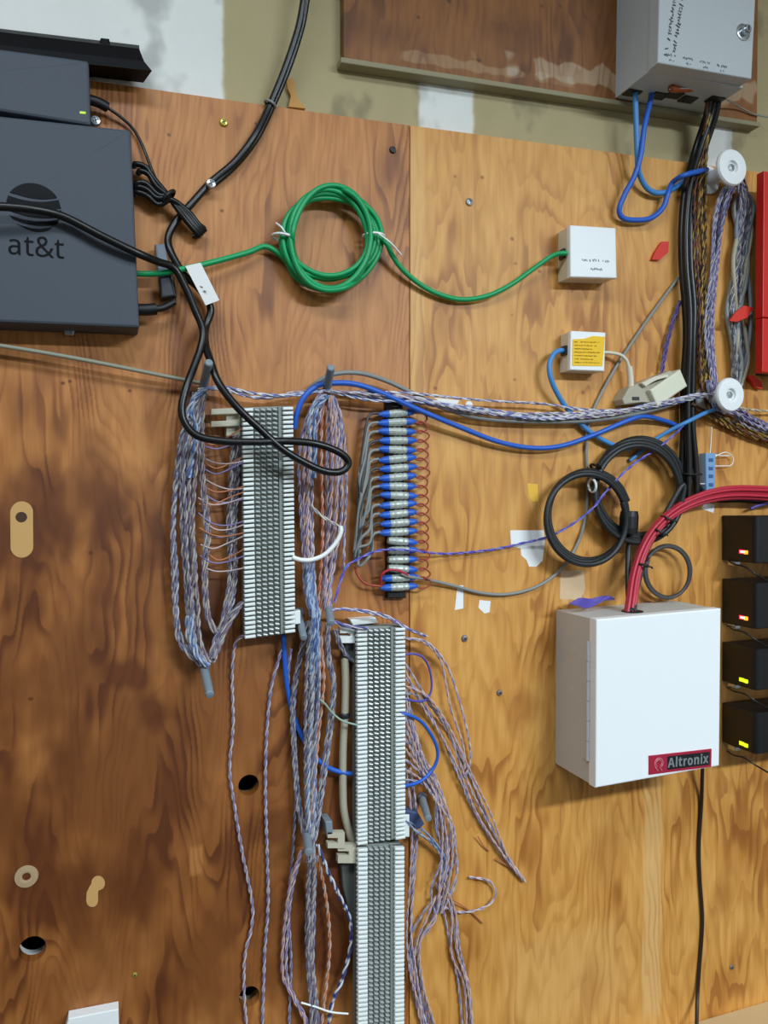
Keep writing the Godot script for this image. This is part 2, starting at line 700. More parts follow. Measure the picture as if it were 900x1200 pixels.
func lamp(at: Vector3, energy: float, label: String) -> void:
	var o := thing("ceiling_lamp", label, "lamp", at)
	var g := Geo.new()
	g.box(Transform3D(Basis(), at + Vector3(0, 0.05, 0)), Vector3(1.24, 0.06, 0.3), 0.01)
	part("housing", g, mat("lamp_housing", rgb(225, 225, 220), 0.5), o)
	g = Geo.new()
	g.box(Transform3D(Basis(), at + Vector3(0, 0.012, 0)), Vector3(1.2, 0.016, 0.26), 0.004)
	var m := mat("lamp_diffuser", rgb(240, 244, 250), 0.6)
	m.emission_enabled = true
	m.emission = rgb(240, 246, 255)
	m.emission_energy_multiplier = 1.2
	part("diffuser", g, m, o)
	var l := AreaLight3D.new()
	l.name = "tube_light"
	l.area_size = Vector2(1.2, 0.26)
	l.light_energy = energy
	l.light_color = Color(0.90, 0.96, 1.0)
	l.shadow_enabled = true
	l.area_range = 12.0
	l.rotation.x = -PI / 2
	l.position = Vector3(0, -0.004, 0)
	o.add_child(l)

func materials() -> void:
	mat("black", rgb(12, 12, 13), 0.5)
	mat("black_cable", rgb(13, 13, 15), 0.34)
	mat("coil_black", rgb(34, 37, 39), 0.45)
	mat("coil_grey", rgb(70, 68, 68), 0.45)
	grainy(mat("charcoal", rgb(78, 86, 98), 0.62), 0.5, 0.3)
	mat("housing_black", rgb(8, 8, 11), 0.55).metallic_specular = 0.25
	mat("gloss_black", rgb(14, 16, 20), 0.2)
	mat("white_plastic", rgb(243, 246, 246), 0.4)
	mat("ivory", rgb(222, 214, 192), 0.45)
	mat("ivory_shade", rgb(180, 172, 150), 0.5)
	mat("box_white", rgb(246, 249, 251), 0.42)
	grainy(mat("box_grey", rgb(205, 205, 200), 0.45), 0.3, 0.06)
	grainy(mat("enclosure_grey", rgb(196, 203, 206), 0.45), 0.2, 0.06)
	mat("green", rgb(0, 158, 92), 0.42)
	mat("blue", rgb(38, 98, 200), 0.42)
	mat("blue_light", rgb(72, 142, 208), 0.42)
	mat("red", rgb(190, 40, 62), 0.42)
	mat("red_dark", rgb(168, 72, 50), 0.5)
	mat("red_box", rgb(212, 28, 18), 0.4)
	mat("red_tag", rgb(220, 46, 28), 0.55)
	mat("grey_cable", rgb(140, 142, 138), 0.45)
	mat("olive_cable", rgb(146, 146, 128), 0.5)
	mat("purple", rgb(96, 84, 176), 0.45)
	mat("paper", rgb(248, 248, 246), 0.8)
	mat("paper_old", rgb(222, 190, 150), 0.8)
	mat("yellow", rgb(250, 200, 20), 0.6)
	mat("amber", rgb(196, 138, 48), 0.4)
	mat("print", rgb(126, 134, 134), 0.7)
	mat("marker", rgb(92, 94, 104), 0.7)
	mat("peg", rgb(128, 140, 150), 0.5)
	mat("block_white", rgb(238, 243, 240), 0.42)
	mat("block_ivory", rgb(196, 190, 168), 0.5)
	mat("block_grey", rgb(132, 138, 132), 0.55)
	mat("block_shade", rgb(92, 96, 92), 0.6)
	mat("clip", rgb(196, 202, 200), 0.3, 0.35)
	mat("steel", rgb(190, 196, 200), 0.28, 0.9)
	mat("brass", rgb(200, 190, 90), 0.35, 0.6)
	mat("copper", rgb(200, 110, 70), 0.35, 0.8)
	mat("sleeve", rgb(182, 188, 180), 0.35, 0.2)
	mat("wood_bare", rgb(205, 160, 98), 0.65)
	mat("wood_knot", rgb(70, 44, 22), 0.7)
	mat("fan_orange", rgb(196, 124, 84), 0.5)
	mat("fan_pink", rgb(206, 186, 186), 0.5)
	mat("fan_lilac", rgb(140, 130, 180), 0.5)
	mat("dull_steel", rgb(136, 130, 126), 0.4, 0.4)
	mat("dark_metal", rgb(60, 62, 66), 0.4, 0.6)
	var w := mat("wire", Color.WHITE, 0.45)
	w.vertex_color_use_as_albedo = true
	for q in [["led_red", rgb(255, 40, 70), 3.0], ["led_hot", rgb(255, 200, 190), 3.0], ["led_lime", rgb(205, 230, 30), 2.2], ["led_amber", rgb(255, 170, 40), 2.5], ["led_dim", rgb(170, 200, 40), 1.0]]:
		var m := mat(q[0], q[1], 0.4)
		m.emission_enabled = true
		m.emission = q[1]
		m.emission_energy_multiplier = q[2]

func wall_paint(lo: Vector2, size: Vector2) -> StandardMaterial3D:
	var w := 1000
	var h := 600
	var bytes := PackedByteArray()
	bytes.resize(w * h * 3)
	var ed := noise(71, 2)
	var sm := noise(75, 4)
	var beige := Vector3(178, 164, 124)
	var white := Vector3(230, 231, 226)
	var zones := []          # where the beige paint stops: white joint compound
	for q in [[262, 262], [491, 555], [829, 858]]:
		zones.append(Vector2(P(q[0], 130, -13).x if q[0] != 262 else -9.0, P(q[1], 130, -13).x))
	var at := 0
	for y in h:
		var wy := lo.y + size.y * (1.0 - (y + 0.5) / h)
		for x in w:
			var wx := lo.x + size.x * (x + 0.5) / w
			var e := ed.get_noise_2d(wx * 40.0, wy * 40.0) * 0.0015
			var k := 0.0
			for z in zones:
				k = maxf(k, smoothstep(z.x - 0.003, z.x + 0.003, wx + e) * (1.0 - smoothstep(z.y - 0.003, z.y + 0.003, wx + e)))
			var s := sm.get_noise_2d(wx * 11.0, wy * 8.0)
			var p := beige.lerp(white, k)
			p = p.lerp(p * 0.72, smoothstep(0.15, 0.6, s) * 0.7)
			p += Vector3.ONE * s * 5.0
			for c in 3:
				bytes[at + c] = clampi(int(p[c]), 0, 255)
			at += 3
	var m := StandardMaterial3D.new()
	m.albedo_texture = ImageTexture.create_from_image(Image.create_from_data(w, h, false, Image.FORMAT_RGB8, bytes))
	m.texture_repeat = false
	m.roughness = 0.75
	return m

func setting() -> void:
	var seam := P(480, 400).x
	var hx := P(291.5, 920).x
	var r := 0.0118
	var holes := [Vector3(hx, P(291, 920).y, r), Vector3(hx, P(292, 1168).y, r), Vector3(P(38, 1112).x, P(38, 1112).y, r * 1.12)]
	var t0 := P(110, 95)
	var t1 := P(480, 147)
	var t2 := P(800, 190)
	var sl := (t1.y - t0.y) / (t1.x - t0.x)
	var sr := (t2.y - t1.y) / (t2.x - t1.x)
	var xl := seam - 1.22
	var xr := seam + 1.22
	var yb := 0.70

	# the wall itself: painted board with the same holes drilled on into the cavity, and the outer leaf
	var wall := Node3D.new()
	wall.name = "wall_back"
	wall.set_meta("kind", "structure")
	add_child(wall)
	var g := Geo.new()
	var big := []
	for q in holes:
		big.append(Vector3(q.x, q.y, r * 1.3))
	big[2].z = r * 1.3
	var lo := Vector2(-0.45, 1.8)
	var sz := Vector2(1.75, 0.85)
	plate(g, -1.9, 2.9, 0.0, 2.75, 2.75, -0.026, -0.0132, big, lo, sz)
	part("painted_board", g, wall_paint(lo, sz), wall)
	g = Geo.new()
	g.box(Transform3D(Basis(), Vector3(0.5, 1.375, -0.2)), Vector3(4.8, 2.75, 0.1))
	part("outer_leaf", g, mat("dark_sheathing", rgb(60, 50, 40), 0.9), wall)

	# the two sheets of the backboard
	var stains := []
	for q in [[170, 960, 420, 560, 0.5], [70, 590, 130, 95, 0.5], [20, 650, 60, 60, 0.3], [90, 1060, 150, 80, 0.28], [160, 790, 40, 22, 0.5], [180, 830, 22, 30, 0.4], [225, 540, 26, 120, 0.35], [20, 960, 60, 160, 0.22], [300, 1120, 130, 90, 0.22], [390, 1080, 34, 160, 0.5], [245, 690, 26, 70, 0.45], [140, 930, 120, 190, 0.2], [320, 970, 40, 24, 0.3], [50, 800, 100, 160, 0.15]]:
		var c := P2(q[0], q[1])
		stains.append([c, Vector2(P(q[0] + q[2], q[1]).x - c.x, c.y - P(q[0], q[1] + q[3]).y), q[4]])
	var pale := []
	for q in [[230, 1008, 9, 19, 0.55, 0.2], [405, 725, 70, 26, 0.25, 0.15]]:
		var c := P2(q[0], q[1])
		pale.append([c, Vector2(P(q[0] + q[2], q[1]).x - c.x, c.y - P(q[0], q[1] + q[3]).y), q[4], q[5], Vector3(205, 140, 80)])
	var nails := [[74, 449], [82, 447], [106, 648], [36, 819], [158, 1142], [198, 158], [260, 247], [152, 458], [300, 145]]
	for q in nails:
		stains.append([P2(q[0], q[1]), Vector2(0.003, 0.0025), 0.9])
	var ltop := t0.y + sl * (xl - t0.x)
	g = Geo.new()
	var l2 := Vector2(xl, yb)
	var s2 := Vector2(1.22, 1.29)
	plate(g, xl, seam - 0.0006, yb, ltop, t1.y, -0.013, 0.0, holes, l2, s2)
	var lm := veneer(11, 1200, 1270, l2, s2, Vector2(5.6, 12.0), rgb(206, 140, 76), rgb(166, 100, 42), rgb(100, 50, 13), stains, pale)
	var lp := part("plywood_panel", g, lm, wall)
	lp.set_meta("label", "older reddish brown plywood sheet under the broadband boxes with three drilled holes")

	stains = []
	for q in [[615, 830, 28, 34, 0.5], [735, 350, 20, 40, 0.38], [710, 1010, 24, 60, 0.3], [850, 1050, 16, 34, 0.45], [690, 1160, 20, 50, 0.4], [560, 1110, 60, 40, 0.15], [645, 295, 10, 36, 0.35], [560, 575, 40, 50, 0.12], [870, 980, 24, 70, 0.3]]:
		var c := P2(q[0], q[1])
		stains.append([c, Vector2(P(q[0] + q[2], q[1]).x - c.x, c.y - P(q[0], q[1] + q[3]).y), q[4]])
	for q in [[565, 208], [533, 207], [600, 280], [604, 309], [510, 455], [683, 460], [603, 445], [600, 369], [632, 318]]:
		stains.append([P2(q[0], q[1]), Vector2(0.0035, 0.0028), 0.9])
	pale = []
	for q in [[764, 1060, 11, 150, 0.75, 0.25], [668, 1150, 70, 62, 0.3, 0.06], [490, 400, 8, 250, 0.5, 0.2], [670, 690, 14, 18, 0.7, 0.5]]:
		var c := P2(q[0], q[1])
		pale.append([c, Vector2(P(q[0] + q[2], q[1]).x - c.x, c.y - P(q[0], q[1] + q[3]).y), q[4], q[5], Vector3(232, 184, 120)])
	g = Geo.new()
	var l3 := Vector2(seam, yb)
	plate(g, seam + 0.0006, xr, yb, t1.y, t1.y + sr * (xr - seam), -0.013, 0.0003, [], l3, s2)
	var rm := veneer(37, 1200, 1270, l3, s2, Vector2(3.8, 8.0), rgb(230, 170, 90), rgb(194, 128, 50), rgb(156, 92, 32), stains, pale)
	var rp := part("plywood_panel", g, rm, wall)
	rp.set_meta("label", "paler yellow plywood sheet behind the white alarm power box")

	# the rest of the room, closed
	var paint := mat("room_paint", rgb(156, 152, 144), 0.8)
	for q in [["wall_left", Vector3(-1.95, 1.375, 1.7), Vector3(0.1, 2.75, 3.7)], ["wall_right", Vector3(2.95, 1.375, 1.7), Vector3(0.1, 2.75, 3.7)], ["wall_front", Vector3(0.5, 1.375, 3.5), Vector3(4.8, 2.75, 0.1)]]:
		g = Geo.new()
		g.box(Transform3D(Basis(), q[1]), q[2])
		struct(q[0], g, paint)
	g = Geo.new()
	g.box(Transform3D(Basis(), Vector3(0.5, -0.05, 1.65)), Vector3(5.0, 0.1, 3.9))
	struct("floor", g, grainy(mat("concrete", rgb(66, 63, 60), 0.8), 0.1, 0.2))
	g = Geo.new()
	g.box(Transform3D(Basis(), Vector3(0.5, 2.63, 1.65)), Vector3(5.0, 0.1, 3.9))
	struct("ceiling", g, mat("ceiling_paint", rgb(225, 224, 218), 0.85))
	# the plank along the foot of the backboard
	g = Geo.new()
	g.box(Transform3D(Basis(), Vector3(0.5, 0.727, 0.021)), Vector3(2.6, 0.05, 0.042), 0.002)
	struct("trim_1", g, mat("trim_wood", rgb(206, 178, 132), 0.6))

	# the framed board above, screwed to the wall, and its unpainted lower edge
	var bz := 3.0
	var o := thing("mounting_board", "dark brown plywood board above the backboard, carrying the grey steel box", "wooden board", P(645, 110, -13))
	var tl := P(405, -60, bz)
	var bl := P(403, 68, bz)
	var br := P(887, 143, bz)
	var sl2 := (br.y - bl.y) / (br.x - bl.x)
	g = Geo.new()
	var l4 := Vector2(bl.x, 1.9)
	var s4 := Vector2(br.x - bl.x, 0.55)
	var st := []
	for q in [[450, 40, 40, 30, 0.35], [600, 50, 40, 40, 0.3], [700, 20, 40, 60, 0.3]]:
		var c := P2(q[0], q[1])
		st.append([c, Vector2(P(q[0] + q[2], q[1]).x - c.x, c.y - P(q[0], q[1] + q[3]).y), q[4]])
	for q in [[489, 22], [525, 3], [633, 13], [655, 14], [560, 79]]:
		st.append([P2(q[0], q[1]), Vector2(0.004, 0.003), 0.9])
	var pl := []
	for q in [[690, 104, 64, 10, 0.5, 1.6], [560, 88, 90, 5, 0.3, 1.4], [865, 132, 24, 16, 0.5, 1.4]]:
		var c := P2(q[0], q[1])
		pl.append([c, Vector2(P(q[0] + q[2], q[1]).x - c.x, c.y - P(q[0], q[1] + q[3]).y), q[4], q[5], Vector3(206, 196, 184)])
	g.has_uv = true
	var x0 := bl.x
	var x1 := br.x
	plate(g, x0, x1, bl.y, 2.42, 2.42, -0.0125, bz / 1000.0, [], l4, s4)
	for i in g.v.size():         # the lower edge slopes
		if absf(g.v[i].y - bl.y) < 1e-5:
			g.v[i].y = bl.y + sl2 * (g.v[i].x - x0)
	var bm := veneer(53, 640, 512, l4, s4, Vector2(5.0, 9.0), rgb(150, 96, 44), rgb(116, 68, 26), rgb(84, 46, 16), st, pl)
	part("face", g, bm, o)
	g = Geo.new()
	var q0 := Vector3(x0 - 0.004, bl.y - 0.002, 0)
	var q1 := Vector3(x1 + 0.004, br.y - 0.002, 0)
	g.slab([Vector2(q0.x, q0.y - 0.0045), Vector2(q1.x, q1.y - 0.0045), Vector2(q1.x, q1.y + 0.002), Vector2(q0.x, q0.y + 0.002)], -0.0125, 0.0045, 0.001)
	part("edging", g, mat("old_edging", rgb(150, 142, 112), 0.7), o)

func upper_left() -> void:
	# long black housing
	var rings := []
	for s in [[-230, 0], [60, 0], [163, 1]]:
		var x: float = s[0]
		var dy := 0.12 * (x - 163.0)
		var e: float = s[1]
		rings.append([P(x + 5 * e, 97 + dy, 1), P(x + 15 * e, 83 + dy, 34), P(x + 6 * e, 72 + dy, 34), P(x, 57 + dy, 30), P(x, 53 + dy, 1)])
	var o := thing("equipment_housing", "long black plastic housing with a pointed end above the grey boxes", "housing", P(80, 88, 1))
	var g := Geo.new()
	g.loft(rings)
	part("shell", g, M.housing_black, o)
	g = Geo.new()
	g.slab(outline([113, 56, 131, 58, 128, 44.5, 118, 43.5], 22), 0.012, 0.022, 0.002)
	part("tab", g, M.housing_black, o)
	# small grey box
	o = thing("network_box", "smaller dark grey network box with one green light, above the large one", "network box", P(50, 140, 0))
	g = Geo.new()
	g.slab(rounded(outline([-170, 34, 104, 71, 106.5, 147, -170, 103], 35), 0.003), 0.001, 0.035, 0.0025)
	part("case", g, M.charcoal, o)
	g = Geo.new()
	g.slab(outline([93.5, 130.5, 100.5, 131, 100.5, 133.5, 93.5, 133], 35.4), 0.0345, 0.0356)
	part("indicator_light", g, M.led_dim, o)
	# the large box with its globe and lettering
	o = thing("broadband_box", "large dark grey broadband box with a striped globe emblem and lettering", "network box", P(80, 385, 0))
	g = Geo.new()
	var q := outline([-200, 114, 153, 152, 163.5, 384, -200, 369], 40)
	g.slab(rounded(q, 0.003), 0.002, 0.040, 0.0025)
	part("case", g, M.charcoal, o)
	var turn := 0.035
	var c := P(40, 243, 40)
	var rad := 0.0245
	var k := 0
	for b in [[-0.98, -0.52], [-0.40, -0.10], [0.02, 0.26], [0.42, 0.60], [0.74, 0.86]]:
		g = Geo.new()
		var up := []
		var down := []
		for i in 17:
			var f := -1.0 + i / 8.0
			for e in 2:
				var lat: float = b[e]
				var hw := sqrt(maxf(0.0, 1.0 - lat * lat)) * (1.0 if k > 0 or e == 1 else 0.75)
				var y: float = lat + 0.16 * (1.0 - f * f) + 0.05 * f * (1 if e else 0)
				if k == 0 and e == 0:      # the crown follows the circle
					var an := lerpf(PI - 0.55, 0.55, i / 16.0)
					hw = absf(cos(an)) if absf(f) > 1e-6 else 0.0
					y = -sin(an)
					hw = hw / maxf(absf(f), 1e-6)
				var v2 := Vector2(f * hw * rad, -y * rad * 0.95).rotated(turn) + Vector2(c.x, c.y)
				(down if e else up).append(v2)
		down.reverse()
		g.cut_slab(up + down, 0.0395, 0.0406)
		part("emblem_stripe", g, M.gloss_black, o)
		k += 1
	lettering("lettering", "at&t", 0.0265, P(42, 289.5, 40.2), turn - 0.02, M.gloss_black, o)
	g = Geo.new()
	g.slab(outline([74, 384, 88, 385, 86, 393, 76, 392], 12), 0.002, 0.012, 0.001)
	part("mounting_clip", g, M.steel, o)
	screw("mounting_screw", "bright round screw head between the two grey network boxes", 112, 142.5, 0.0055, M.steel, 8)
	# cord of the small box: plug, thin lead, tied hank
	o = thing("power_lead", "thin black power lead of the small box, folded and tied into a hank", "power cord", P(190, 235, 2))
	g = Geo.new()
	var tp := smooth(pp([104, 117, 16, 112, 119, 15, 119, 122, 14, 126, 126, 12]), 0.004)
	g.tube(tp, 0.0052, 10, PackedColorArray(), true)
	part("plug", g, M.black, o)
	g = Geo.new()
	g.tube(smooth(pp([124, 125, 12, 140, 136, 8, 156, 151, 6, 167, 171, 6, 174, 189, 8, 184, 212, 10, 199, 232, 14, 220, 252, 16, 234, 268, 14, 236, 274, 12]), 0.004), 0.0016, 7)
	part("lead", g, M.black_cable, o)
	for s in [[158, 192, 171, 196, 181, 210, -3.0], [159, 215, 171, 215, 185, 228, 0.0], [159, 225, 172, 229, 186, 240, 4.0], [163, 200, 174, 204, 183, 218, -1.0], [160, 219, 172, 222, 184, 232, 2.0]]:
		g = Geo.new()
		var d: float = s[6]
		g.tube(smooth(pp([s[0], s[1] + 5, 12, s[0], s[1], 14, s[2], s[3], 15, s[4], s[5], 16, 199 + d * 0.4, 232 + d * 0.5, 17 + d * 0.5, 216 + d, 250 - d * 0.6, 18, 229 + d, 266 - d * 0.7, 16, 236 + d, 273 - d, 12, 229 + d, 274 - d, 9]), 0.004), 0.0031, 8)
		part("hank_loop", g, M.black_cable, o)
	tie("black tie round the folded hank of power lead", 197, 231, 16.5, 0.0095, P(216, 250, 18) - P(185, 218, 16), M.black, Vector3.ZERO, "", 0.004)
	# the thick cord from the ceiling that doubles back over the block and crosses the large box
	o = thing("black_cable", "thick glossy black cable looping over the upper block and across the large box", "cord", P(247, 213, 3))
	g = Geo.new()
	g.tube(smooth(pp([420, -330, 16, 392, -160, 20, 362, -30, 20, 357, -6, 20, 350, 32, 16, 335, 78, 10, 317, 122, 6, 298, 160, 10, 275, 190, 8, 247, 214, 6, 225, 238, 8, 206, 260, 8, 197, 279, 10, 201, 297, 14, 216, 322, 16, 235, 340, 14, 247, 362, 14, 241, 384, 16, 241, 404, 30, 247, 424, 44, 256, 448, 54, 276, 475, 60, 304, 502, 62, 335, 529, 62, 374, 550, 60, 398, 553, 60, 408.5, 543, 60, 399, 531, 62, 372, 520.5, 64, 336, 517, 62, 300, 518, 62, 262, 517, 60, 232, 511, 58, 217, 496, 56, 213, 478, 54, 219, 452, 50, 228, 428, 42, 235, 408, 36, 238, 388, 32, 229, 364, 30, 219, 340, 28, 205, 315, 28, 186, 307, 36, 164, 298, 48, 120, 277, 52, 72, 253, 51, 30, 244, 58, -30, 241, 62, -110, 238, 60, -200, 230, 48, -290, 250, 14, -420, 330, 6]), 0.004), 0.0041, 12)
	part("sheath", g, M.black_cable, o)
	g = Geo.new()
	g.tube(smooth(pp([428, -330, 16, 399, -160, 20, 368, -30, 22, 361, -6, 22, 354, 32, 16, 339, 79, 10, 321, 122, 5, 302, 161, 8, 278, 192, 6, 252, 215, 5]), 0.004), 0.0032, 10)
	part("second_core", g, M.black_cable, o)
	screw("cable_clip", "bright metal clip holding the black cord near the hank", 247, 216, 0.0055, M.steel, 11)
	tie("pale clip round the black cord at the top edge of the plywood", 316.5, 122, 6, 0.0062, P(335, 78, 10) - P(298, 160, 8), M.grey_cable)
	# inline box and barrel plug
	o = thing("inline_filter", "slim grey inline block hanging beside the large box", "inline block", P(198, 347, 2))
	g = Geo.new()
	g.slab(outline([181.5, 286, 193, 285, 206, 346, 189, 349], 18), 0.004, 0.018, 0.002)
	part("body", g, mat("inline_grey", rgb(112, 122, 132), 0.35), o)
	g = Geo.new()
	g.slab(outline([186, 325, 200, 322, 206, 347, 189, 349.5], 18.6), 0.0035, 0.0186, 0.002)
	part("boot", g, M.dark_metal, o)
	o = thing("barrel_plug", "black barrel plug with thin lead, entering the large box near its lower corner", "plug", P(175, 362, 10))
	g = Geo.new()
	g.tube(smooth(pp([162, 363, 20, 172, 363, 20, 183, 362, 20]), 0.004), 0.0062, 12)
	part("barrel", g, M.black, o)
	g = Geo.new()
	g.tube(smooth(pp([182, 362, 20, 190, 361, 19, 197, 358, 18, 204, 354, 16]), 0.003), 0.0036, 10)
	part("strain_relief", g, M.black, o)
	g = Geo.new()
	g.tube(smooth(pp([203, 355, 16, 205, 346, 12, 203, 332, 10, 200, 322, 8]), 0.003), 0.0018, 8)
	part("lead", g, M.dark_metal, o)
	# grey cable from the left
	cable("grey_cable", "thin olive grey cable running under the large box to the first peg", "cable", [-400, 340, 10, -200, 374, 16, -40, 399, 18, 0, 405, 18, 55, 414, 18, 110, 424, 18, 170, 436, 17, 215, 445, 14, 240, 450, 10], 0.0022, M.olive_cable)

func rounded(poly: Array, r: float, steps := 4) -> Array:
	var out := []
	for i in poly.size():
		var p: Vector2 = poly[i]
		var a: Vector2 = (poly[(i + poly.size() - 1) % poly.size()] - p).normalized()
		var b: Vector2 = (poly[(i + 1) % poly.size()] - p).normalized()
		for k in steps + 1:
			var f := float(k) / steps
			var s := p + a * r
			var e := p + b * r
			out.append(s.lerp(p, f).lerp(p.lerp(e, f), f))
	return out

func green_run() -> void:
	var flat := [158, 320, 20, 168, 321, 20, 190, 320, 22, 216, 315, 26, 250, 307, 20, 290, 296, 14, 312, 289, 10]
	var turns := 7
	var steps := turns * 16 + 8
	for i in range(1, steps + 1):
		var a := PI + TAU * i / 16.0
		var tn := i / 16.0
		var w := 0.5 + 0.5 * sin(tn * 2.4 + 0.7)
		var rx := 44.5 + 14.0 * w + 1.5 * sin(i * 0.9)
		var ry := 45.5 + 16.0 * (0.5 + 0.5 * sin(tn * 2.9 + 1.4))
		flat.append_array([386.5 + rx * cos(a) + 1.5 * sin(tn * 3.0), 278.5 - ry * sin(a) + 1.5 * cos(tn * 2.2), 9.0 + 5.0 * fmod(tn * 1.7, 4.0)])
	flat.append_array([452, 284, 20, 459, 298, 16, 471, 315, 12, 492, 333, 9, 515, 345, 8, 541, 351, 8, 570, 347, 9, 598, 334, 11, 625, 315, 14, 645, 301, 18, 656, 297, 22, 664, 297, 24])
	var g := Geo.new()
	g.tube(smooth(pp(flat), 0.004), 0.0031, 10)
	single("green_cable", g, M.green, "bright green network cable wound into a ring between the two boxes", "cable")
	tie("white cable tie round the green coil on the lead-in side", 332, 278.5, 17, 0.0125, Vector3(0.12, 1, 0), M.white_plastic, Vector3(-0.010, 0.012, -0.004))
	tie("white cable tie with long tail on the green coil's exit side", 438, 277, 17, 0.0125, Vector3(0, 1, 0), M.white_plastic, Vector3(0.032, -0.020, -0.006))
	var o := thing("cable_tag", "white paper tag folded over the green cable beside the large box", "tag", P(237, 335, 25))
	g = Geo.new()
	var f0 := [P(217, 312, 31), P(235, 308, 31), P(257, 352, 22), P(241, 358, 22)]
	var f1 := []
	for p in f0:
		f1.append(p + Vector3(0, 0, 0.0007))
	g.loft([f0.duplicate(), f1])
	part("sheet", g, M.paper, o)
	g = Geo.new()
	for q in [[236.0, 336.0], [240.0, 341.0]]:
		var a := P(q[0], q[1], 27)
		g.box(Transform3D(Basis(Vector3(0, 0, 1), -0.3), a), Vector3(0.003, 0.0009, 0.001))
	part("ink_mark", g, M.print, o)

func dashes(g: Geo, a: Vector3, b: Vector3, h: float, seed_: int) -> void:
	# lettering too small to read in the photograph: short strokes
	var r := RandomNumberGenerator.new()
	r.seed = seed_
	var n := maxi(2, int(a.distance_to(b) / (h * 0.62)))
	var dir := (b - a).normalized()
	var nrm := Vector3(-dir.y, dir.x, 0)
	for i in n:
		if r.randf() < 0.16:
			continue
		var p := a.lerp(b, (i + 0.5) / n)
		for k in 2:
			var t := Transform3D(Basis(dir, nrm, Vector3(0, 0, 1)).rotated(Vector3(0, 0, 1), r.randf_range(-0.7, 0.7)), p + nrm * r.randf_range(-0.25, 0.25) * h + dir * r.randf_range(-0.1, 0.1) * h)
			var s := Vector3(h * 0.16, h * r.randf_range(0.5, 0.95), 0.0005) if r.randf() < 0.6 else Vector3(h * 0.5, h * 0.15, 0.0005)
			g.box(t, s)

func small_boxes() -> void:
	# the white surface box that the green cable enters
	var o := thing("surface_box", "square white surface box with two lines of print at the green cable's end", "junction box", P(680, 330, 0))
	var g := Geo.new()
	var q := outline([669, 264, 721.5, 267.5, 722.5, 325.5, 669, 324], 30)
	g.slab(q, 0.001, 0.0225, 0.0008)
	part("base", g, M.ivory, o)
	g = Geo.new()
	g.slab(outline([668, 263.5, 721.8, 267, 723, 326, 668.5, 324.5], 30), 0.0228, 0.030, 0.0015)
	part("cover", g, M.white_plastic, o)
	g = Geo.new()
	dashes(g, P(682, 304.5, 30.3), P(714, 306, 30.3), 0.0034, 3)
	dashes(g, P(692, 315, 30.3), P(706, 315.5, 30.3), 0.0034, 4)
	part("print", g, M.print, o)
	g = Geo.new()
	var lx := P(668, 290, 30).x
	g.box(Transform3D(Basis(), Vector3(lx - 0.0006, P(661, 298, 14).y, 0.013)), Vector3(0.003, 0.012, 0.012), 0.0005)
	part("jack_port", g, M.dark_metal, o)
	# the box with the yellow label
	o = thing("surface_box", "small white surface box bearing a yellow warning label above the wire run", "junction box", P(680, 437, 0))
	g = Geo.new()
	g.slab(outline([670, 388, 709, 390, 708, 435, 668.5, 433.5], 26), 0.001, 0.0195, 0.0008)
	part("base", g, M.ivory, o)
	g = Geo.new()
	g.slab(outline([669, 387.5, 710, 389.5, 708.5, 435, 668, 433.5], 26), 0.0198, 0.026, 0.0014)
	part("cover", g, M.white_plastic, o)
	g = Geo.new()
	g.cut_slab(outline([671, 397.5, 684, 397, 694, 393.8, 709, 394.5, 706, 429, 670.5, 428.5], 26.6), 0.0255, 0.0266)
	var lab := part("yellow_label", g, M.yellow, o)
	g = Geo.new()
	for i in 7:
		dashes(g, P(673, 400.5 + i * 4.0, 26.8), P(703 - 4 * (i % 3), 401.3 + i * 4.0, 26.8), 0.0016, 30 + i)
	part("label_print", g, mat("label_ink", rgb(150, 106, 10), 0.7), lab)
	g = Geo.new()
	g.box(Transform3D(Basis(), Vector3(P(668.5, 410, 26).x - 0.0006, P(660, 411, 12).y, 0.012)), Vector3(0.003, 0.012, 0.012), 0.0005)
	part("jack_port", g, M.dark_metal, o)
	# blue cable out of it, ivory cable to the jack
	cable("blue_cable", "pale blue patch cable bending down from the yellow-labelled box", "cable", [663, 411, 12, 655, 411, 13, 648, 416, 16, 643.5, 430, 18, 647, 448, 18, 657, 468, 14, 669, 484, 10, 684, 500, 8, 700, 512, 8, 720, 522, 8, 738, 526, 6], 0.0033, M.blue_light)
	o = thing("ivory_lead", "short ivory lead with a moulded plug from yellow-labelled box to tilted jack", "cable", P(735, 436, 4))
	g = Geo.new()
	g.tube(smooth(pp([706, 413, 12, 716, 413.5, 13, 727, 416, 14, 734, 422, 15, 737.5, 432, 15]), 0.003), 0.0023, 9)
	part("lead", g, M.ivory, o)
	g = Geo.new()
	g.tube(smooth(pp([737.5, 430, 15, 739, 445, 15, 739.5, 459, 15]), 0.003), 0.0042, 8)
	part("plug", g, M.ivory, o)
	# the tilted jack box
	o = thing("jack_box", "ivory jack box hanging tilted against the black trunk cables", "jack", P(760, 472, 0))
	g = Geo.new()
	g.slab(outline([729.5, 468, 737, 454.5, 758, 445, 786, 434, 797, 444, 772, 473, 752, 472.5, 732, 474], 22), 0.001, 0.022, 0.0015)
	part("body", g, M.ivory_shade, o)
	g = Geo.new()
	g.slab(outline([762, 457, 797.5, 432.5, 806, 452.5, 771, 476.5], 30), 0.010, 0.030, 0.002)
	part("cover", g, mat("jack_cover", rgb(226, 224, 200), 0.45), o)
	g = Geo.new()
	g.slab(outline([752, 449, 768, 441, 783, 438.5, 784, 442, 770, 446, 757, 453], 28), 0.018, 0.028, 0.001)
	part("latch", g, M.ivory, o)
	g = Geo.new()
	g.slab(outline([741, 465, 749, 465, 749.5, 469, 741, 469], 22.6), 0.020, 0.0226)
	part("slot", g, M.dark_metal, o)

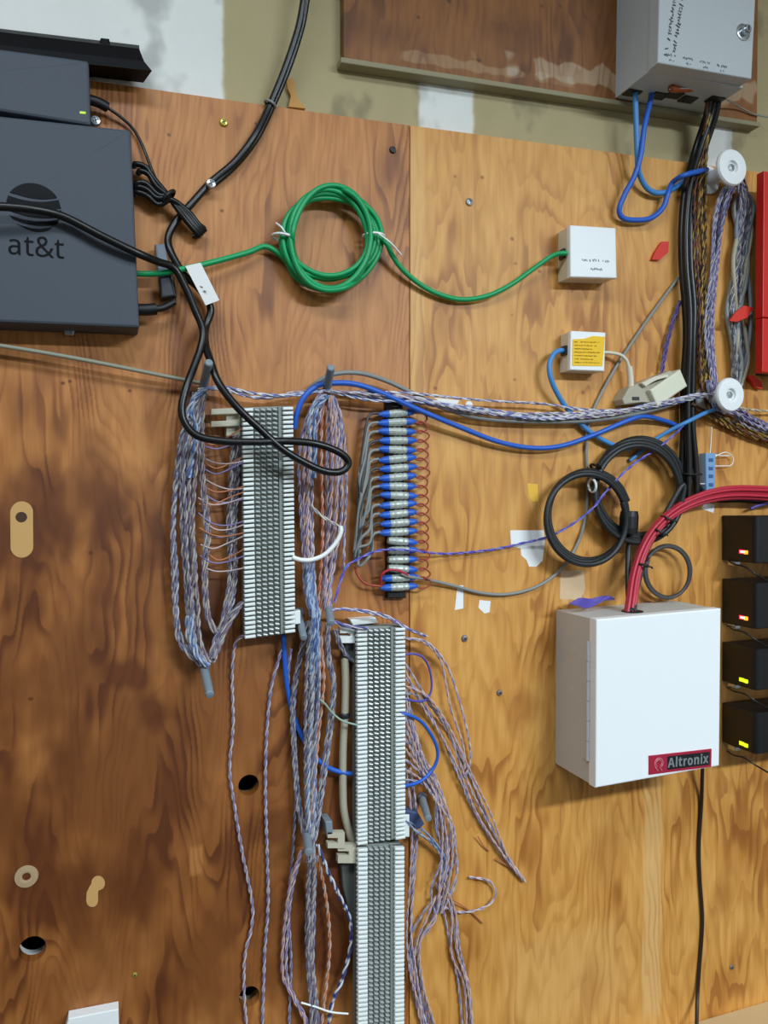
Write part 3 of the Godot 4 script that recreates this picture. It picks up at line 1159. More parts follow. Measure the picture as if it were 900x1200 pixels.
func upper_box() -> void:
	var o := thing("steel_box", "grey steel box with a lock and handwritten notes on the upper board", "cabinet", P(800, 105, 3))
	var g := Geo.new()
	var q := outline([774, -60, 888, -60, 880.5, 97, 771.5, 75], 88)
	g.slab(q, 0.0035, 0.074, 0.001)
	part("body", g, M.enclosure_grey, o)
	g = Geo.new()
	g.slab(outline([774, -60, 888.5, -60, 881, 92.5, 771, 73.5], 92), 0.0745, 0.092, 0.0016)
	var d := part("door", g, M.enclosure_grey, o)
	g = Geo.new()
	dashes(g, P(780, 66, 92.4), P(792, -10, 92.4), 0.0062, 8)
	dashes(g, P(790, 62, 92.4), P(801, -10, 92.4), 0.0062, 9)
	part("handwriting", g, M.marker, d)
	g = Geo.new()
	for x in [786.0, 806.0, 826.0, 846.0]:
		var y: float = 64.0 + (x - 786.0) * 0.215
		dashes(g, P(x - 6, y - 1, 92.4), P(x + 6, y + 1.5, 92.4), 0.0036, int(x))
		dashes(g, P(x - 2, y + 6, 92.4), P(x + 4, y + 7, 92.4), 0.003, int(x) + 1)
	part("print", g, M.print, d)
	g = Geo.new()
	var c := P(870.5, 38, 92)
	g.lathe(Transform3D(Basis(), c), [Vector2(0.0105, -0.001), Vector2(0.0105, 0.0012), Vector2(0.009, 0.0018), Vector2(0.006, 0.002), Vector2(0.006, 0.008), Vector2(0.0045, 0.010), Vector2(0, 0.010)], 24)
	part("lock", g, M.steel, d)
	g = Geo.new()
	g.box(Transform3D(Basis(), c + Vector3(0, 0, 0.010)), Vector3(0.0012, 0.006, 0.001))
	part("keyway", g, M.black, d)
	# openings along the underside, a copper lug and its bare wire
	var slope := P(880, 96, 80).y - P(772, 76, 80).y
	for s in [[741, 105, 22], [772, 107, 26], [790, 112, 34], [806, 117, 30], [838, 106, 40]]:
		g = Geo.new()
		var p := P(s[0], s[1], s[2])
		var w := P(s[0] + 8, s[1], s[2]).x - P(s[0] - 8, s[1], s[2]).x
		var under: float = lerpf(P(771.5, 75, 88).y, P(880.5, 97, 88).y, clampf((p.x - P(771.5, 75, 88).x) / (P(880.5, 97, 88).x - P(771.5, 75, 88).x), 0, 1))
		g.box(Transform3D(Basis(Vector3(0, 0, 1), 0.05), Vector3(p.x, under, p.z)), Vector3(w, 0.003, 0.016), 0.0005)
		part("opening", g, M.black, o)
	g = Geo.new()
	g.tube(smooth(pp([786, 103, 52, 792, 104, 50, 800, 104, 48, 812, 103, 48])), 0.0048, 10)
	part("copper_lug", g, M.copper, o)
	cable("bare_wire", "thin silvery earth wire running from the copper lug to the board's end", "wire", [784, 104.5, 52, 812, 103.5, 52, 832, 109, 40, 852, 117, 22, 868, 126, 9, 884, 134, 6, 905, 138, 5], 0.0012, M.steel)
	cable("blue_patch_cable", "lighter blue patch cable dropping from the steel box and curving to the trunk", "cable", [744, 100, 22, 744.5, 112, 24, 745.5, 145, 24, 747, 185, 20, 749, 203, 16, 757, 219, 12, 768, 226, 10, 781, 225, 10, 792, 219, 5, 804, 211, 3.5, 816, 204, 3], 0.0037, M.blue_light)
	cable("blue_patch_cable", "darker blue patch cable making the lower loop under the steel box", "cable", [765, 103, 26, 762, 118, 28, 755, 150, 28, 751, 180, 26, 744, 205, 22, 732, 228, 16, 725.5, 246, 12, 731, 256, 10, 748, 258, 10, 764, 255, 10, 777, 243, 12, 783, 226, 15, 788, 214, 14, 800, 206, 31, 814, 202, 28, 828, 199, 12], 0.0036, M.blue)

func blocks() -> void:
	var o := punch_block("upper punch-down block with white teeth, crossed by the black cord loop", Vector2(284, 477.5), Vector2(344, 475.5), Vector2(287, 750), 34, 1 | 2)
	# the two lower ones
	o = punch_block("middle punch-down block, directly beneath the pegs and beside the beige tube", Vector2(418.5, 737.5), Vector2(475.5, 735), Vector2(419, 992), 30, 0)
	fork(o, [398.5, 734.5, 418, 753.5, 411, 742, 745.5], 0.012, 0.020, M.block_white)
	var g := Geo.new()
	g.slab(outline([410, 726, 440, 723.5, 444, 730, 414, 733], 14), 0.0005, 0.014, 0.001)
	part("bracket_tab", g, M.block_white, o)
	g = Geo.new()
	g.slab(outline([405, 752, 419, 752, 420, 776, 402, 776], 10), 0.0005, 0.010, 0.001)
	part("bracket_leg", g, M.block_shade, o)
	fork(o, [384, 975.5, 404, 994, 396, 982, 988], 0.016, 0.024, M.block_ivory)
	g = Geo.new()
	g.slab(outline([381, 962.5, 389.5, 962.5, 390.5, 978, 383, 979], 24), 0.001, 0.024, 0.001)
	part("bracket_post", g, M.peg, o)
	g = Geo.new()
	g.slab(outline([469, 955, 480, 955, 480, 981, 470, 981], 26), 0.010, 0.026, 0.001)
	part("bracket_tab", g, M.block_white, o)
	o = punch_block("lowest punch-down block, running out of the bottom of the board", Vector2(419.5, 994.5), Vector2(474.5, 992.5), Vector2(419.5, 1262), 30, 0)
	fork(o, [396, 990, 418, 1011.5, 409, 997.5, 1002.5], 0.014, 0.022, M.block_ivory)
	g = Geo.new()
	g.slab(outline([400, 1012, 420, 1012, 420, 1110, 402, 1040], 9), 0.0005, 0.009, 0.001)
	part("bracket_leg", g, M.block_shade, o)
	# beige tube of cable between bracket and wall
	o = thing("beige_sleeve", "beige cable sleeve standing behind the teeth of the middle block", "cable sleeve", P(403, 960, 1))
	g = Geo.new()
	g.tube(smooth(pp([404, 772, 10, 405, 800, 10, 404, 840, 10, 402, 880, 10, 402, 930, 10, 404, 955, 10, 412, 985, 8])), 0.0046, 14)
	part("sleeve", g, M.ivory_shade, o)
	tie("dark tie round the beige sleeve beside the middle block", 404, 838, 10, 0.0056, Vector3.UP, M.dark_metal, Vector3.ZERO, "", 0.006)

func splice_strip() -> void:
	var o := thing("splice_strip", "black strip holding twenty barrel splices with blue ends", "terminal strip", P(462, 700, 0))
	var g := Geo.new()
	g.slab(outline([452, 469, 472, 469, 476, 701, 454, 701], 8), 0.0003, 0.008, 0.001)
	part("backing", g, M.black, o)
	for i in 20:
		var y := 484.2 + i * 10.72
		var sh := 3.0 * i / 19.0 + (1.0 if i % 3 == 0 else 0.0)
		var mod := Node3D.new()
		mod.name = "splice"
		o.add_child(mod, true)
		var tilt := rng.randf_range(-1.2, 1.2)
		var a := P(452.5 + sh, y + tilt, 13)
		var b := P(477 + sh, y - tilt, 13)
		var x := (b - a).normalized()
		var t := Transform3D(Basis(Vector3(0, 0, 1).cross(x).normalized(), Vector3(0, 0, 1), x), a)
		var l := a.distance_to(b)
		g = Geo.new()
		g.lathe(t, [Vector2(0, 0), Vector2(0.0036, 0), Vector2(0.0047, l * 0.18), Vector2(0.0044, l * 0.26), Vector2(0.0051, l * 0.38), Vector2(0.0047, l * 0.5), Vector2(0.0051, l * 0.62), Vector2(0.0044, l * 0.74), Vector2(0.0047, l * 0.84), Vector2(0.0036, l), Vector2(0, l)], 12)
		part("barrel", g, M.sleeve, mod)
		for side in 2:
			if side == 0 and i >= 14 and i <= 17:
				continue
			var e := a if side == 0 else b
			var dx := -x if side == 0 else x
			var t2 := Transform3D(Basis(Vector3(0, 0, 1).cross(dx).normalized(), Vector3(0, 0, 1), dx), e - dx * 0.003)
			g = Geo.new()
			g.lathe(t2, [Vector2(0, 0), Vector2(0.004, 0.0), Vector2(0.0044, 0.004), Vector2(0.0036, 0.009), Vector2(0.0024, 0.0115), Vector2(0.0018, 0.0135), Vector2(0, 0.0135)], 12)
			part("blue_end", g, M.blue, mod)
	# grey leads on one side, red-brown jumpers on the other
	for i in 14:
		var y := 484.2 + i * 10.72
		var out := 21.0 - i * 0.9
		var join := 575.0 + i * 4.5 if i < 10 else 610.0 + i * 1.5
		var sh := 3.0 * i / 19.0
		var flat := [443 + sh, y, 13, 437 + sh - out * 0.25, y + 4, 14, 443 - out * 0.8, y + 24 + 10 * rng.randf(), 15]
		if join > y + 60:
			flat.append_array([421.0 + rng.randf_range(-2, 3), (y + join) / 2 + 20, 12 + rng.randf() * 6])
		flat.append_array([422.0 + rng.randf_range(-3, 5), maxf(join, y + 40), 10 + rng.randf() * 6, 416.0 + rng.randf_range(-2, 6), 652 + rng.randf_range(-5, 5), 8])
		cable("grey_lead", "grey lead curving from a blue splice end down to the gathered bunch", "wire", flat, 0.0016 + 0.0004 * rng.randf(), M.grey_cable if i % 3 else M.coil_grey, "grey leads of the splice strip", 7)
	for i in 19:
		var y := 484.2 + i * 10.72
		var sh := 3.0 * i / 19.0
		var ex := rng.randf_range(-1.5, 3.0)
		cable("red_jumper", "red-brown jumper looping between neighbouring blue splice ends", "wire", [486 + sh, y, 13, 494 + sh, y - 1, 14, 500 + sh + ex, y + 3 + rng.randf() * 3, 15, 499 + sh + ex * 0.5, y + 9, 14, 493 + sh, y + 12.5, 13, 486 + sh, y + 10.7, 13], 0.0011, M.red_dark, "red jumpers of the splice strip", 6)
	cable("red_jumper", "longer red wire dipping under the strip's lowest splices from the grey bunch", "wire", [416, 664, 8, 419, 674, 10, 427, 683, 12, 437, 686, 13, 448, 687, 14], 0.0014, M.red_dark)
	cable("red_jumper", "red wire arching over the lower splices into the grey cable", "wire", [447, 686, 14, 447, 674, 20, 456, 668, 22, 468, 669, 22, 478, 674, 20], 0.0014, M.red)
	cable("grey_cable", "long grey cable sagging from the strip's foot, up behind the black coils", "cable", [470, 672, 20, 480, 676, 18, 500, 679, 10, 530, 686, 6, 565, 695, 4, 598, 696, 4, 632, 686, 4, 660, 664, 4, 678, 634, 4, 687, 600, 4, 688.5, 560, 4, 687, 530, 4, 689, 500, 4, 700, 470, 4, 722, 430, 4, 755, 380, 4, 795, 325, 4], 0.0021, M.grey_cable)
	var pc := [lin(88, 84, 190), lin(130, 128, 208)]
	twisted("violet_pair", "violet wire pair crossing the splices and white paper to the trunk", "", pp([392, 706, 30, 404, 668, 26, 420, 655, 24, 446, 645, 24, 478, 645, 22, 520, 649, 8, 570, 645, 6, 610, 637, 6, 650, 626, 16, 690, 600, 28, 712, 574, 26, 740, 546, 22, 775, 522, 18, 800, 500, 16, 815, 488, 14]), pc, 0.0009)

func trunk() -> void:
	var k := 0
	for s in [[-5.0, 10.0, 0.0047, "thick black trunk cable on the side facing the tilted jack"], [5.0, 10.0, 0.005, "thick black trunk cable on the side facing the brown pairs"], [0.0, 19.5, 0.0044, "thick black trunk cable lying on top of the other two"]]:
		var x: float = s[0]
		cable("trunk_cable", s[3], "cable", [838 + x, 104, 40, 833 + x, 135, 26, 820 + x, 175, s[1], 809 + x, 215, s[1], 804 + x, 260, s[1], 804 + x, 310, s[1], 808 + x, 360, s[1] + 2, 808 + x * 0.8, 400, s[1] + 2, 806 + x, 450, s[1], 806 + x, 500, s[1], 807 + x * 1.6, 545, s[1], 806 + x * 2, 590, s[1]], s[2], M.black_cable, "black trunk cables", 12)
		k += 1
	cable("black_cable", "black cable branching from the coil towards the red bundle", "cable", [808, 548, 8, 815, 564, 8, 826, 580, 8, 842, 586, 8, 870, 586, 8, 910, 590, 8], 0.004, M.black_cable)
	var earth := [[lin(150, 118, 40), lin(60, 40, 20)], [lin(170, 140, 50), lin(120, 60, 30)], [lin(120, 70, 40), lin(60, 40, 60)], [lin(190, 150, 70), lin(50, 40, 40)]]
	bundle("brown_jumper", "brown and yellow wire pair in the bunch beside the black trunk", "brown and yellow pairs", 11, [831, 108, 38, 2, 829, 140, 26, 3, 824, 185, 16, 6, 820, 230, 14, 8, 819, 290, 12, 9, 822, 350, 10, 8, 824, 410, 10, 8, 826, 455, 10, 6, 842, 486, 10, 6, 872, 503, 10, 6, 912, 520, 10, 5], earth, 0.0011)
	var violet := [[lin(128, 124, 160), lin(86, 83, 124)], [lin(174, 170, 186), lin(110, 106, 148)], [lin(104, 102, 144), lin(70, 68, 106)], [lin(190, 172, 178), lin(124, 114, 158)], [lin(156, 154, 190), lin(196, 188, 194)]]
	bundle("violet_jumper", "violet and white wire pair falling from the upper white spool", "violet pairs between the spools", 12, [862, 212, 18, 5, 850, 226, 18, 8, 842, 262, 14, 7, 838, 310, 12, 6, 834, 360, 12, 6, 832, 400, 14, 5, 836, 440, 16, 4, 842, 474, 16, 4], violet, 0.0011)
	bundle("violet_jumper", "violet and white wire pair passing beneath the lower white spool", "violet pairs under the lower spool", 12, [832, 446, 16, 5, 842, 476, 16, 6, 862, 486, 16, 8, 885, 496, 14, 9, 915, 508, 12, 9], violet, 0.0011)
	bundle("violet_jumper", "blue-violet wire pair gathered just below the upper white spool", "violet pairs by the red box", 8, [850, 205, 18, 5, 866, 214, 18, 6, 872, 240, 14, 7, 868, 290, 10, 6, 862, 330, 8, 6, 864, 380, 8, 5, 868, 430, 10, 5, 860, 468, 14, 4], violet, 0.001)
	var pale := [[lin(168, 166, 160), lin(90, 90, 104)], [lin(190, 188, 184), lin(110, 108, 120)], [lin(140, 140, 138), lin(70, 70, 84)]]
	for i in 6:
		var x := 860.0 + i * 3.8
		var f := [872, 222, 16]
		for j in 7:
			f.append_array([x + 5 * sin(i * 1.7 + j * 1.3) - (4.0 if j > 3 else 0.0), 242 + j * 31, 8 + 6 * rng.randf()])
		f.append_array([862, 466, 12])
		cable("grey_bunch_cable", "pale grey cable in the untidy bunch beside the red box", "cable", f, 0.0034 - 0.0003 * (i % 3), [M.grey_cable, M.ivory_shade, M.peg][i % 3], "grey cables beside the red box", 9)
	bundle("grey_jumper", "grey and white wire pair woven through the bunch beside the red box", "grey pairs beside the red box", 7, [868, 218, 18, 6, 872, 250, 12, 9, 868, 300, 10, 10, 862, 360, 10, 9, 866, 420, 10, 9, 862, 462, 12, 5], pale, 0.0012)
	# fine wires below the lower spool running on past the frame
	bundle("brown_jumper", "loose tan wire pair straggling under the lower white spool", "tan pairs under the lower spool", 5, [812, 474, 14, 4, 840, 488, 12, 5, 868, 502, 10, 6, 912, 522, 8, 8], [[lin(190, 160, 100), lin(90, 60, 30)], [lin(130, 90, 50), lin(50, 34, 24)]], 0.0009)
	bundle("tan_lead", "cream wire pair leaving the lower spool towards the frame's edge", "cream pairs past the lower spool", 2, [846, 470, 20, 2, 872, 478, 16, 3, 912, 482, 12, 3], [[lin(214, 204, 180), lin(170, 150, 110)]], 0.0009)
	# white spools
	for s in [[858.0, 196.0, 17.0, "upper white mushroom spool at the top corner of the backboard"], [856.0, 462.5, 16.0, "lower white mushroom spool below the grey bunch"]]:
		var c := P(s[0], s[1], 46)
		var base := Vector3(c.x, c.y, 0)
		var o := thing("wire_spool", s[3], "wire spool", base)
		var rad := P(s[0] + s[2], s[1], 46).x - c.x
		rad *= 0.97
		var g := Geo.new()
		g.lathe(Transform3D(Basis(), c), [Vector2(rad * 0.5, -0.006), Vector2(rad, -0.004), Vector2(rad, -0.001), Vector2(rad * 0.94, 0.0015), Vector2(rad * 0.5, 0.002), Vector2(rad * 0.36, 0.0016), Vector2(rad * 0.3, -0.002), Vector2(0, -0.002)], 36)
		part("cap", g, M.white_plastic, o)
		g = Geo.new()
		g.lathe(Transform3D(Basis(), base), [Vector2(rad * 0.8, 0.0005), Vector2(rad * 0.8, 0.003), Vector2(rad * 0.4, 0.006), Vector2(rad * 0.36, 0.041)], 24)
		part("stem", g, M.white_plastic, o)
		g = Geo.new()
		g.lathe(Transform3D(Basis(), c + Vector3(0, 0, -0.002)), [Vector2(rad * 0.22, 0), Vector2(rad * 0.2, 0.0016), Vector2(0, 0.002)], 16)
		part("screw_head", g, M.steel, o)
	# red box at the edge
	var o := thing("red_box", "tall red metal box standing at the edge beside the grey bunch", "alarm box", P(905, 436, 0))
	var g := Geo.new()
	var edge := P(894.5, 300, 46)
	var ex := P(894.5, 300, 46).x
	var yt := P(894.5, 200, 46).y
	var ym := P(894.5, 372, 46).y
	var yb := P(894.5, 436, 46).y
	g.slab([Vector2(ex, ym + 0.0006), Vector2(ex + 0.2, ym + 0.0006), Vector2(ex + 0.2, yt), Vector2(ex, yt)], 0.0335, 0.046, 0.001)
	g.slab([Vector2(ex, yb), Vector2(ex + 0.2, yb), Vector2(ex + 0.2, ym - 0.0006), Vector2(ex, ym - 0.0006)], 0.0335, 0.046, 0.001)
	part("cover", g, M.red_box, o)
	g = Geo.new()
	g.slab([Vector2(ex + 0.035, yb + 0.004), Vector2(ex + 0.19, yb + 0.004), Vector2(ex + 0.19, yt - 0.004), Vector2(ex + 0.035, yt - 0.004)], 0.0006, 0.034)
	part("back_box", g, M.dark_metal, o)
	scrap3("red_tag", "small red plastic tag stuck on the plywood under the blue loop", [764, 304, 768, 295, 776, 283, 784, 283, 783, 296, 773, 304.5], M.red_tag, 0.4, 5.0)
	scrap3("red_tag", "red tag among the grey bunch beside the red box", [855, 376, 862, 366, 872, 358, 884, 361, 880, 366, 876, 372, 864, 377], M.red_tag, 22.0, 25.0)
	scrap3("red_tag", "red tag hanging below the red box", [876, 440, 884, 440, 893, 448, 893, 456, 886, 454, 882, 447], M.red_tag, 2.0, 8.0)
	# pale blue terminal with fine wires
	o = thing("wire_splice_bar", "pale blue splice bar with fine wire loops above the red bundle", "terminal strip", P(832, 580, 0))
	g = Geo.new()
	g.slab(outline([827, 531, 839, 531, 838, 579, 828, 579], 12), 0.0005, 0.012, 0.0015)
	part("bar", g, mat("splice_blue", rgb(124, 164, 208), 0.45), o)
	g = Geo.new()
	for y in [537, 547, 556, 566, 573]:
		g.slab(outline([831, y, 836, y, 836, y + 4, 831, y + 4], 12.8), 0.0115, 0.0128, 0.0004)
	part("contact", g, mat("splice_dark", rgb(60, 96, 150), 0.45), o)
	for f in [[836, 536, 10, 850, 530, 9, 859, 536, 7, 857, 545, 6, 846, 546, 8, 836, 546, 10], [838, 533, 10, 846, 534, 8, 856, 534, 6], [829, 567, 10, 822, 567, 8, 815, 567, 6], [832, 532, 10, 833, 520, 8, 834, 500, 8]]:
		g = Geo.new()
		g.tube(smooth(pp(f), 0.003), 0.0007, 6)
		part("fine_wire", g, M.paper, o)

func scrap3(called: String, label: String, flat: Array, m: Material, from: float, to: float) -> void:
	var g := Geo.new()
	g.cut_slab(outline(flat, to), from / 1000.0, to / 1000.0)
	single(called, g, m, label, "tag")

func ring(cx: float, cy: float, rx: float, ry: float, turns: int, wide: float, mm: float, start: float) -> Array:
	var f := []
	for i in turns * 18 + 1:
		var a := start + TAU * i / 18.0
		var w := wide * (0.5 + 0.5 * sin(i * 0.31 + start)) - wide * 0.5
		f.append_array([cx + (rx + w) * cos(a), cy - (ry + w) * sin(a), mm + 5.0 * (i / 18.0) * (3.2 / turns) + 1.5 * sin(i * 0.7)])
	return f

func coils() -> void:
	var f := ring(751, 575, 50.0, 56.0, 4, 11.0, 10, 0.1)
	f = [806, 540, 10, 804, 555, 10] + f + [760, 640, 20, 745, 668, 14, 741, 700, 44, 740, 716, 60]
	cable("cable_coil", "larger coil of dark cable hung against the black trunk", "cable coil", f, 0.0037, M.coil_black)
	f = ring(691, 608, 46.5, 52.0, 3, 9.0, 17, 0.4)
	f += [738, 624, 24, 736, 650, 24, 736, 690, 40, 738, 716, 60]
	cable("cable_coil", "smaller coil of dark cable hung in front of the larger one", "cable coil", f, 0.0037, M.coil_black)
	f = ring(784, 672, 26.5, 30.5, 2, 6.0, 10, 2.6)
	f += [756, 660, 12, 747, 690, 36, 744, 716, 60]
	cable("cable_coil", "smallest coil of thin grey cable just above the white power box", "cable coil", f, 0.0024, M.coil_grey)
	tie("broad black tie binding the two coils together", 737, 612, 26, 0.011, Vector3(0.05, 1, 0), M.black, Vector3.ZERO, "", 0.03)
	tie("pale tie across the top of the smaller coil", 694, 569, 24, 0.0085, Vector3(1, 0.1, 0), M.white_plastic)
	tie("black tie on the larger coil near the smaller coil's top", 699, 549, 16, 0.009, Vector3(0.6, 0.8, 0), M.black, Vector3(-0.006, 0.006, 0))
	tie("black tie on the larger coil beside the trunk", 806, 556, 18, 0.009, Vector3(0.1, 1, 0), M.black, Vector3(0.016, 0.0, 0))
	# red bundle
	for i in 5:
		var x := (i - 2) * 2.3
		var z := 4.0 * (i % 2)
		cable("red_cable", "crimson cable of the bundle leaving the power box and bending away", "cable", [738 + x, 718, 56 + z, 740 + x, 704, 52 + z, 745 + x, 672, 40 + z, 755 + x, 642, 32 + z, 770 + x * 0.8, 618 + x * 0.5, 28 + z, 790, 600 + x * 1.1, 26 + z, 812, 588 + x * 1.2, 26 + z, 838, 580 + x * 1.3, 26 + z, 868, 577 + x * 1.4, 26 + z, 915, 579 + x * 1.5, 26 + z], 0.0026, M.red, "crimson cables of the bundle", 9)
	for q in [[781, 609, 29, 0.5, 0.75, "black tie on the crimson bundle where it meets the larger coil"], [770, 624, 31, 0.6, 0.7, "black tie on the crimson bundle at its bend"], [752, 662, 39, 0.25, 1.0, "black tie on the crimson bundle above the power box"]]:
		tie(q[5], q[0], q[1], q[2], 0.0085, Vector3(q[3], q[4], 0), M.black, Vector3(0.010, -0.004, 0))

func power_box() -> void:
	var o := thing("power_box", "large white steel power box with a hinged door and a red and black badge", "cabinet", P(700, 900, 0))
	var front := [699.0, 726.0, 845.0, 713.0, 843.0, 897.5, 698.0, 923.5]
	var q := outline(front, 90)
	var body := []
	var mid := Vector2.ZERO
	for p in q:
		mid += p / 4.0
	for p in q:
		body.append(p + (mid - p) * 0.008)
	var g := Geo.new()
	g.slab(body, 0.001, 0.076, 0.001)
	part("body", g, M.box_grey, o)
	g = Geo.new()
	g.slab(q, 0.0765, 0.090, 0.0016)
	var d := part("door", g, M.box_white, o)
	# badge
	var ang := atan2(P(833, 879, 90).y - P(761, 887, 90).y, P(833, 879, 90).x - P(761, 887, 90).x)
	g = Geo.new()
	g.slab(outline([760.5, 885.8, 834, 877.5, 833.5, 898.5, 760.5, 908], 91), 0.0895, 0.0912, 0.0004)
	var badge := part("badge", g, mat("badge_red", rgb(168, 26, 58), 0.45), d)
	g = Geo.new()
	g.slab(outline([782.5, 886.6, 831.8, 881, 831.4, 896, 782.5, 902.2], 91.8), 0.0910, 0.0917)
	part("badge_panel", g, mat("badge_black", rgb(20, 24, 28), 0.4), badge)
	lettering("badge_lettering", "Altronix", 0.0165, P(806.5, 891.6, 92.2), ang, mat("badge_silver", rgb(126, 134, 136), 0.4), badge, true)
	g = Geo.new()
	var c := P(772, 895.5, 91.6)
	for rr in [0.0064, 0.0044]:
		var arc := PackedVector3Array()
		for i in 15:
			var a := -0.9 + i * 0.36
			arc.append(c + Vector3(cos(a) * rr, 0.0012 + sin(a) * rr, 0.0))
		g.tube(arc, 0.0005, 5)
	for dx in [-0.003, 0.003]:
		g.tube(PackedVector3Array([c + Vector3(dx - 0.002, -0.0035, 0), c + Vector3(dx + 0.002, -0.0085, 0)]), 0.0005, 5)
	part("badge_emblem", g, mat("badge_pink", rgb(228, 140, 150), 0.5), badge)
	# piano hinge on the side, with its knuckles
	var hx: float = q[0].x - 0.0012
	var y0 := P(688, 751, 74).y
	var y1 := P(688, 891, 74).y
	var hinge := Geo.new()
	for i in 6:
		var a := lerpf(y1, y0, i / 6.0) + 0.0006
		var b := lerpf(y1, y0, (i + 1) / 6.0) - 0.0006
		hinge.tube(PackedVector3Array([Vector3(hx, a, 0.0755), Vector3(hx, b, 0.0755)]), 0.0027, 10)
	hinge.box(Transform3D(Basis(), Vector3(hx + 0.0008, (y0 + y1) / 2, 0.070)), Vector3(0.0014, y0 - y1, 0.012))
	part("hinge", hinge, M.box_grey, o)
	# knockouts in the side
	for k in [[669.5, 762.0], [669.5, 812.0]]:
		g = Geo.new()
		var z := 0.034
		var y := P(k[0], k[1], 34).y
		var b := Basis(Vector3(0, 0, 1), Vector3(0, 1, 0), Vector3(-1, 0, 0))
		g.lathe(Transform3D(b, Vector3(body[0].x + 0.0003 + 0.0008, y, z)), [Vector2(0.0118, -0.0015), Vector2(0.0118, 0.0004), Vector2(0.0108, 0.0004), Vector2(0.0102, -0.0012), Vector2(0.0098, 0.0014), Vector2(0, 0.0018)], 24)
		part("knockout", g, M.box_grey, o)
	# cable opening on the top
	g = Geo.new()
	var hp := P(741, 714, 56)
	var top := lerpf(q[0].y, q[1].y, (hp.x - q[0].x) / (q[1].x - q[0].x)) - 0.001
	g.lathe(Transform3D(Basis(Vector3(1, 0, 0), Vector3(0, 0, -1), Vector3(0, 1, 0)), Vector3(hp.x, top, hp.z)), [Vector2(0.0135, -0.001), Vector2(0.0135, 0.0012), Vector2(0.0115, 0.0016), Vector2(0, 0.0012)], 24)
	part("grommet", g, M.black, o)
	# violet wires lying on it
	for i in 7:
		var w := Geo.new()
		var y := -i * 1.6
		w.tube(smooth(pp([668 + i * 1.5, 707 + y * 0.5, 40 - i * 3, 676 + i, 709 + y * 0.8, 40 - i * 3, 686 + i, 712 + y, 36 - i * 3, 696 + i * 1.5, 709 + y, 32 - i * 2, 708 + i, 703 + y * 0.4, 28, 720 - i, 702 + y * 0.3, 24]), 0.004), 0.0012, 7)
		single("violet_wire", w, M.purple, "violet wire of the loose tuft lying on the power box", "wire", "violet wires on the power box")
	cable("hanging_cable", "thin dark cord hanging straight down from the power box", "power cord", [824, 880, 30, 823, 905, 16, 822, 940, 4, 819, 990, 3, 820, 1030, 3, 823, 1080, 3, 819, 1140, 3, 817, 1175, 10, 816, 1230, 46], 0.0026, mat("cord_brown", rgb(46, 34, 26), 0.45))

func modems() -> void:
	var names := ["uppermost black modem with red light, just under the crimson bundle", "second black modem with red light, just above the power box's top corner", "third black modem with lime light, beside the power box door", "lowest black modem with lime light, beside the power box badge"]
	var rows := [[605.0, 660.0], [683.0, 737.0], [761.0, 809.0], [836.0, 884.0]]
	for i in 4:
		var o := thing("modem", names[i], "modem", P(870, rows[i][1], 0))
		var fx := 884.5
		var a := P(fx, rows[i][0], 60)
		var b := P(fx, rows[i][1], 60)
		var g := Geo.new()
		# plan outline with a rounded front edge, lofted from the bottom to the top
		var plan := [Vector2(a.x + 0.13, 0.002), Vector2(a.x + 0.13, 0.062)]
		for k in 6:
			var f := PI / 2 * k / 5.0
			plan.append(Vector2(a.x + 0.006 - 0.006 * sin(f), 0.056 + 0.006 * cos(f)))
		plan.append(Vector2(a.x, 0.002))
		var rings := []
		for y in [b.y, b.y + 0.001, a.y - 0.001, a.y]:
			var inset := 0.0008 if y == b.y or y == a.y else 0.0
			var r := []
			for p in plan:
				r.append(Vector3(p.x + inset * (1.0 if p.x < a.x + 0.05 else -1.0), y, p.y - (inset if p.y > 0.03 else 0.0)))
			rings.append(r)
		g.loft(rings)
		part("case", g, mat("modem_black", rgb(13, 14, 18), 0.4), o)
		# the lights on the side that faces us
		var lx := a.x - 0.0004
		var led := P(870, lerpf(rows[i][0], rows[i][1], 0.76), 42)
		for s in 2:
			g = Geo.new()
			g.box(Transform3D(Basis(), Vector3(lx, led.y - 0.0004 * s, led.z + 0.0077 * s - 0.004)), Vector3(0.0014, 0.0050, 0.0085 if s == 0 else 0.0065), 0.0005)
			part("indicator_light", g, (M.led_red if s == 0 else M.led_amber) if i < 2 else M.led_lime, o)
		if i < 2:
			g = Geo.new()
			g.box(Transform3D(Basis(), Vector3(lx - 0.0004, led.y, led.z - 0.002)), Vector3(0.0012, 0.003, 0.008), 0.0003)
			part("indicator_core", g, M.led_hot, o)
		# plug beneath
		g = Geo.new()
		var pl := Vector3(a.x + 0.004, b.y - 0.003, 0.020)
		g.box(Transform3D(Basis(), pl), Vector3(0.010, 0.006, 0.014), 0.001)
		part("plug_socket", g, M.steel, o)
		var y2: float = rows[i][1]
		cable("modem_lead", ["thin black lead under the uppermost modem", "thin black lead under the second modem", "thin black lead under the third modem", "thin black lead under the lowest modem"][i], "power cord", [852, y2 - 4, 14, 860, y2 + 1, 30, 872, y2 + 4, 46, 886, y2 + 13, 58, 915, y2 + 30, 64], 0.0012, M.black_cable)
	cable("blue_lead", "short blue lead above the uppermost modem", "wire", [880, 596, 12, 890, 592, 14, 912, 588, 16], 0.002, M.purple)
	scrap("paper_label", "small pale label under the crimson bundle by the uppermost modem", [822, 596, 826, 589, 838, 591, 836, 601], M.paper)

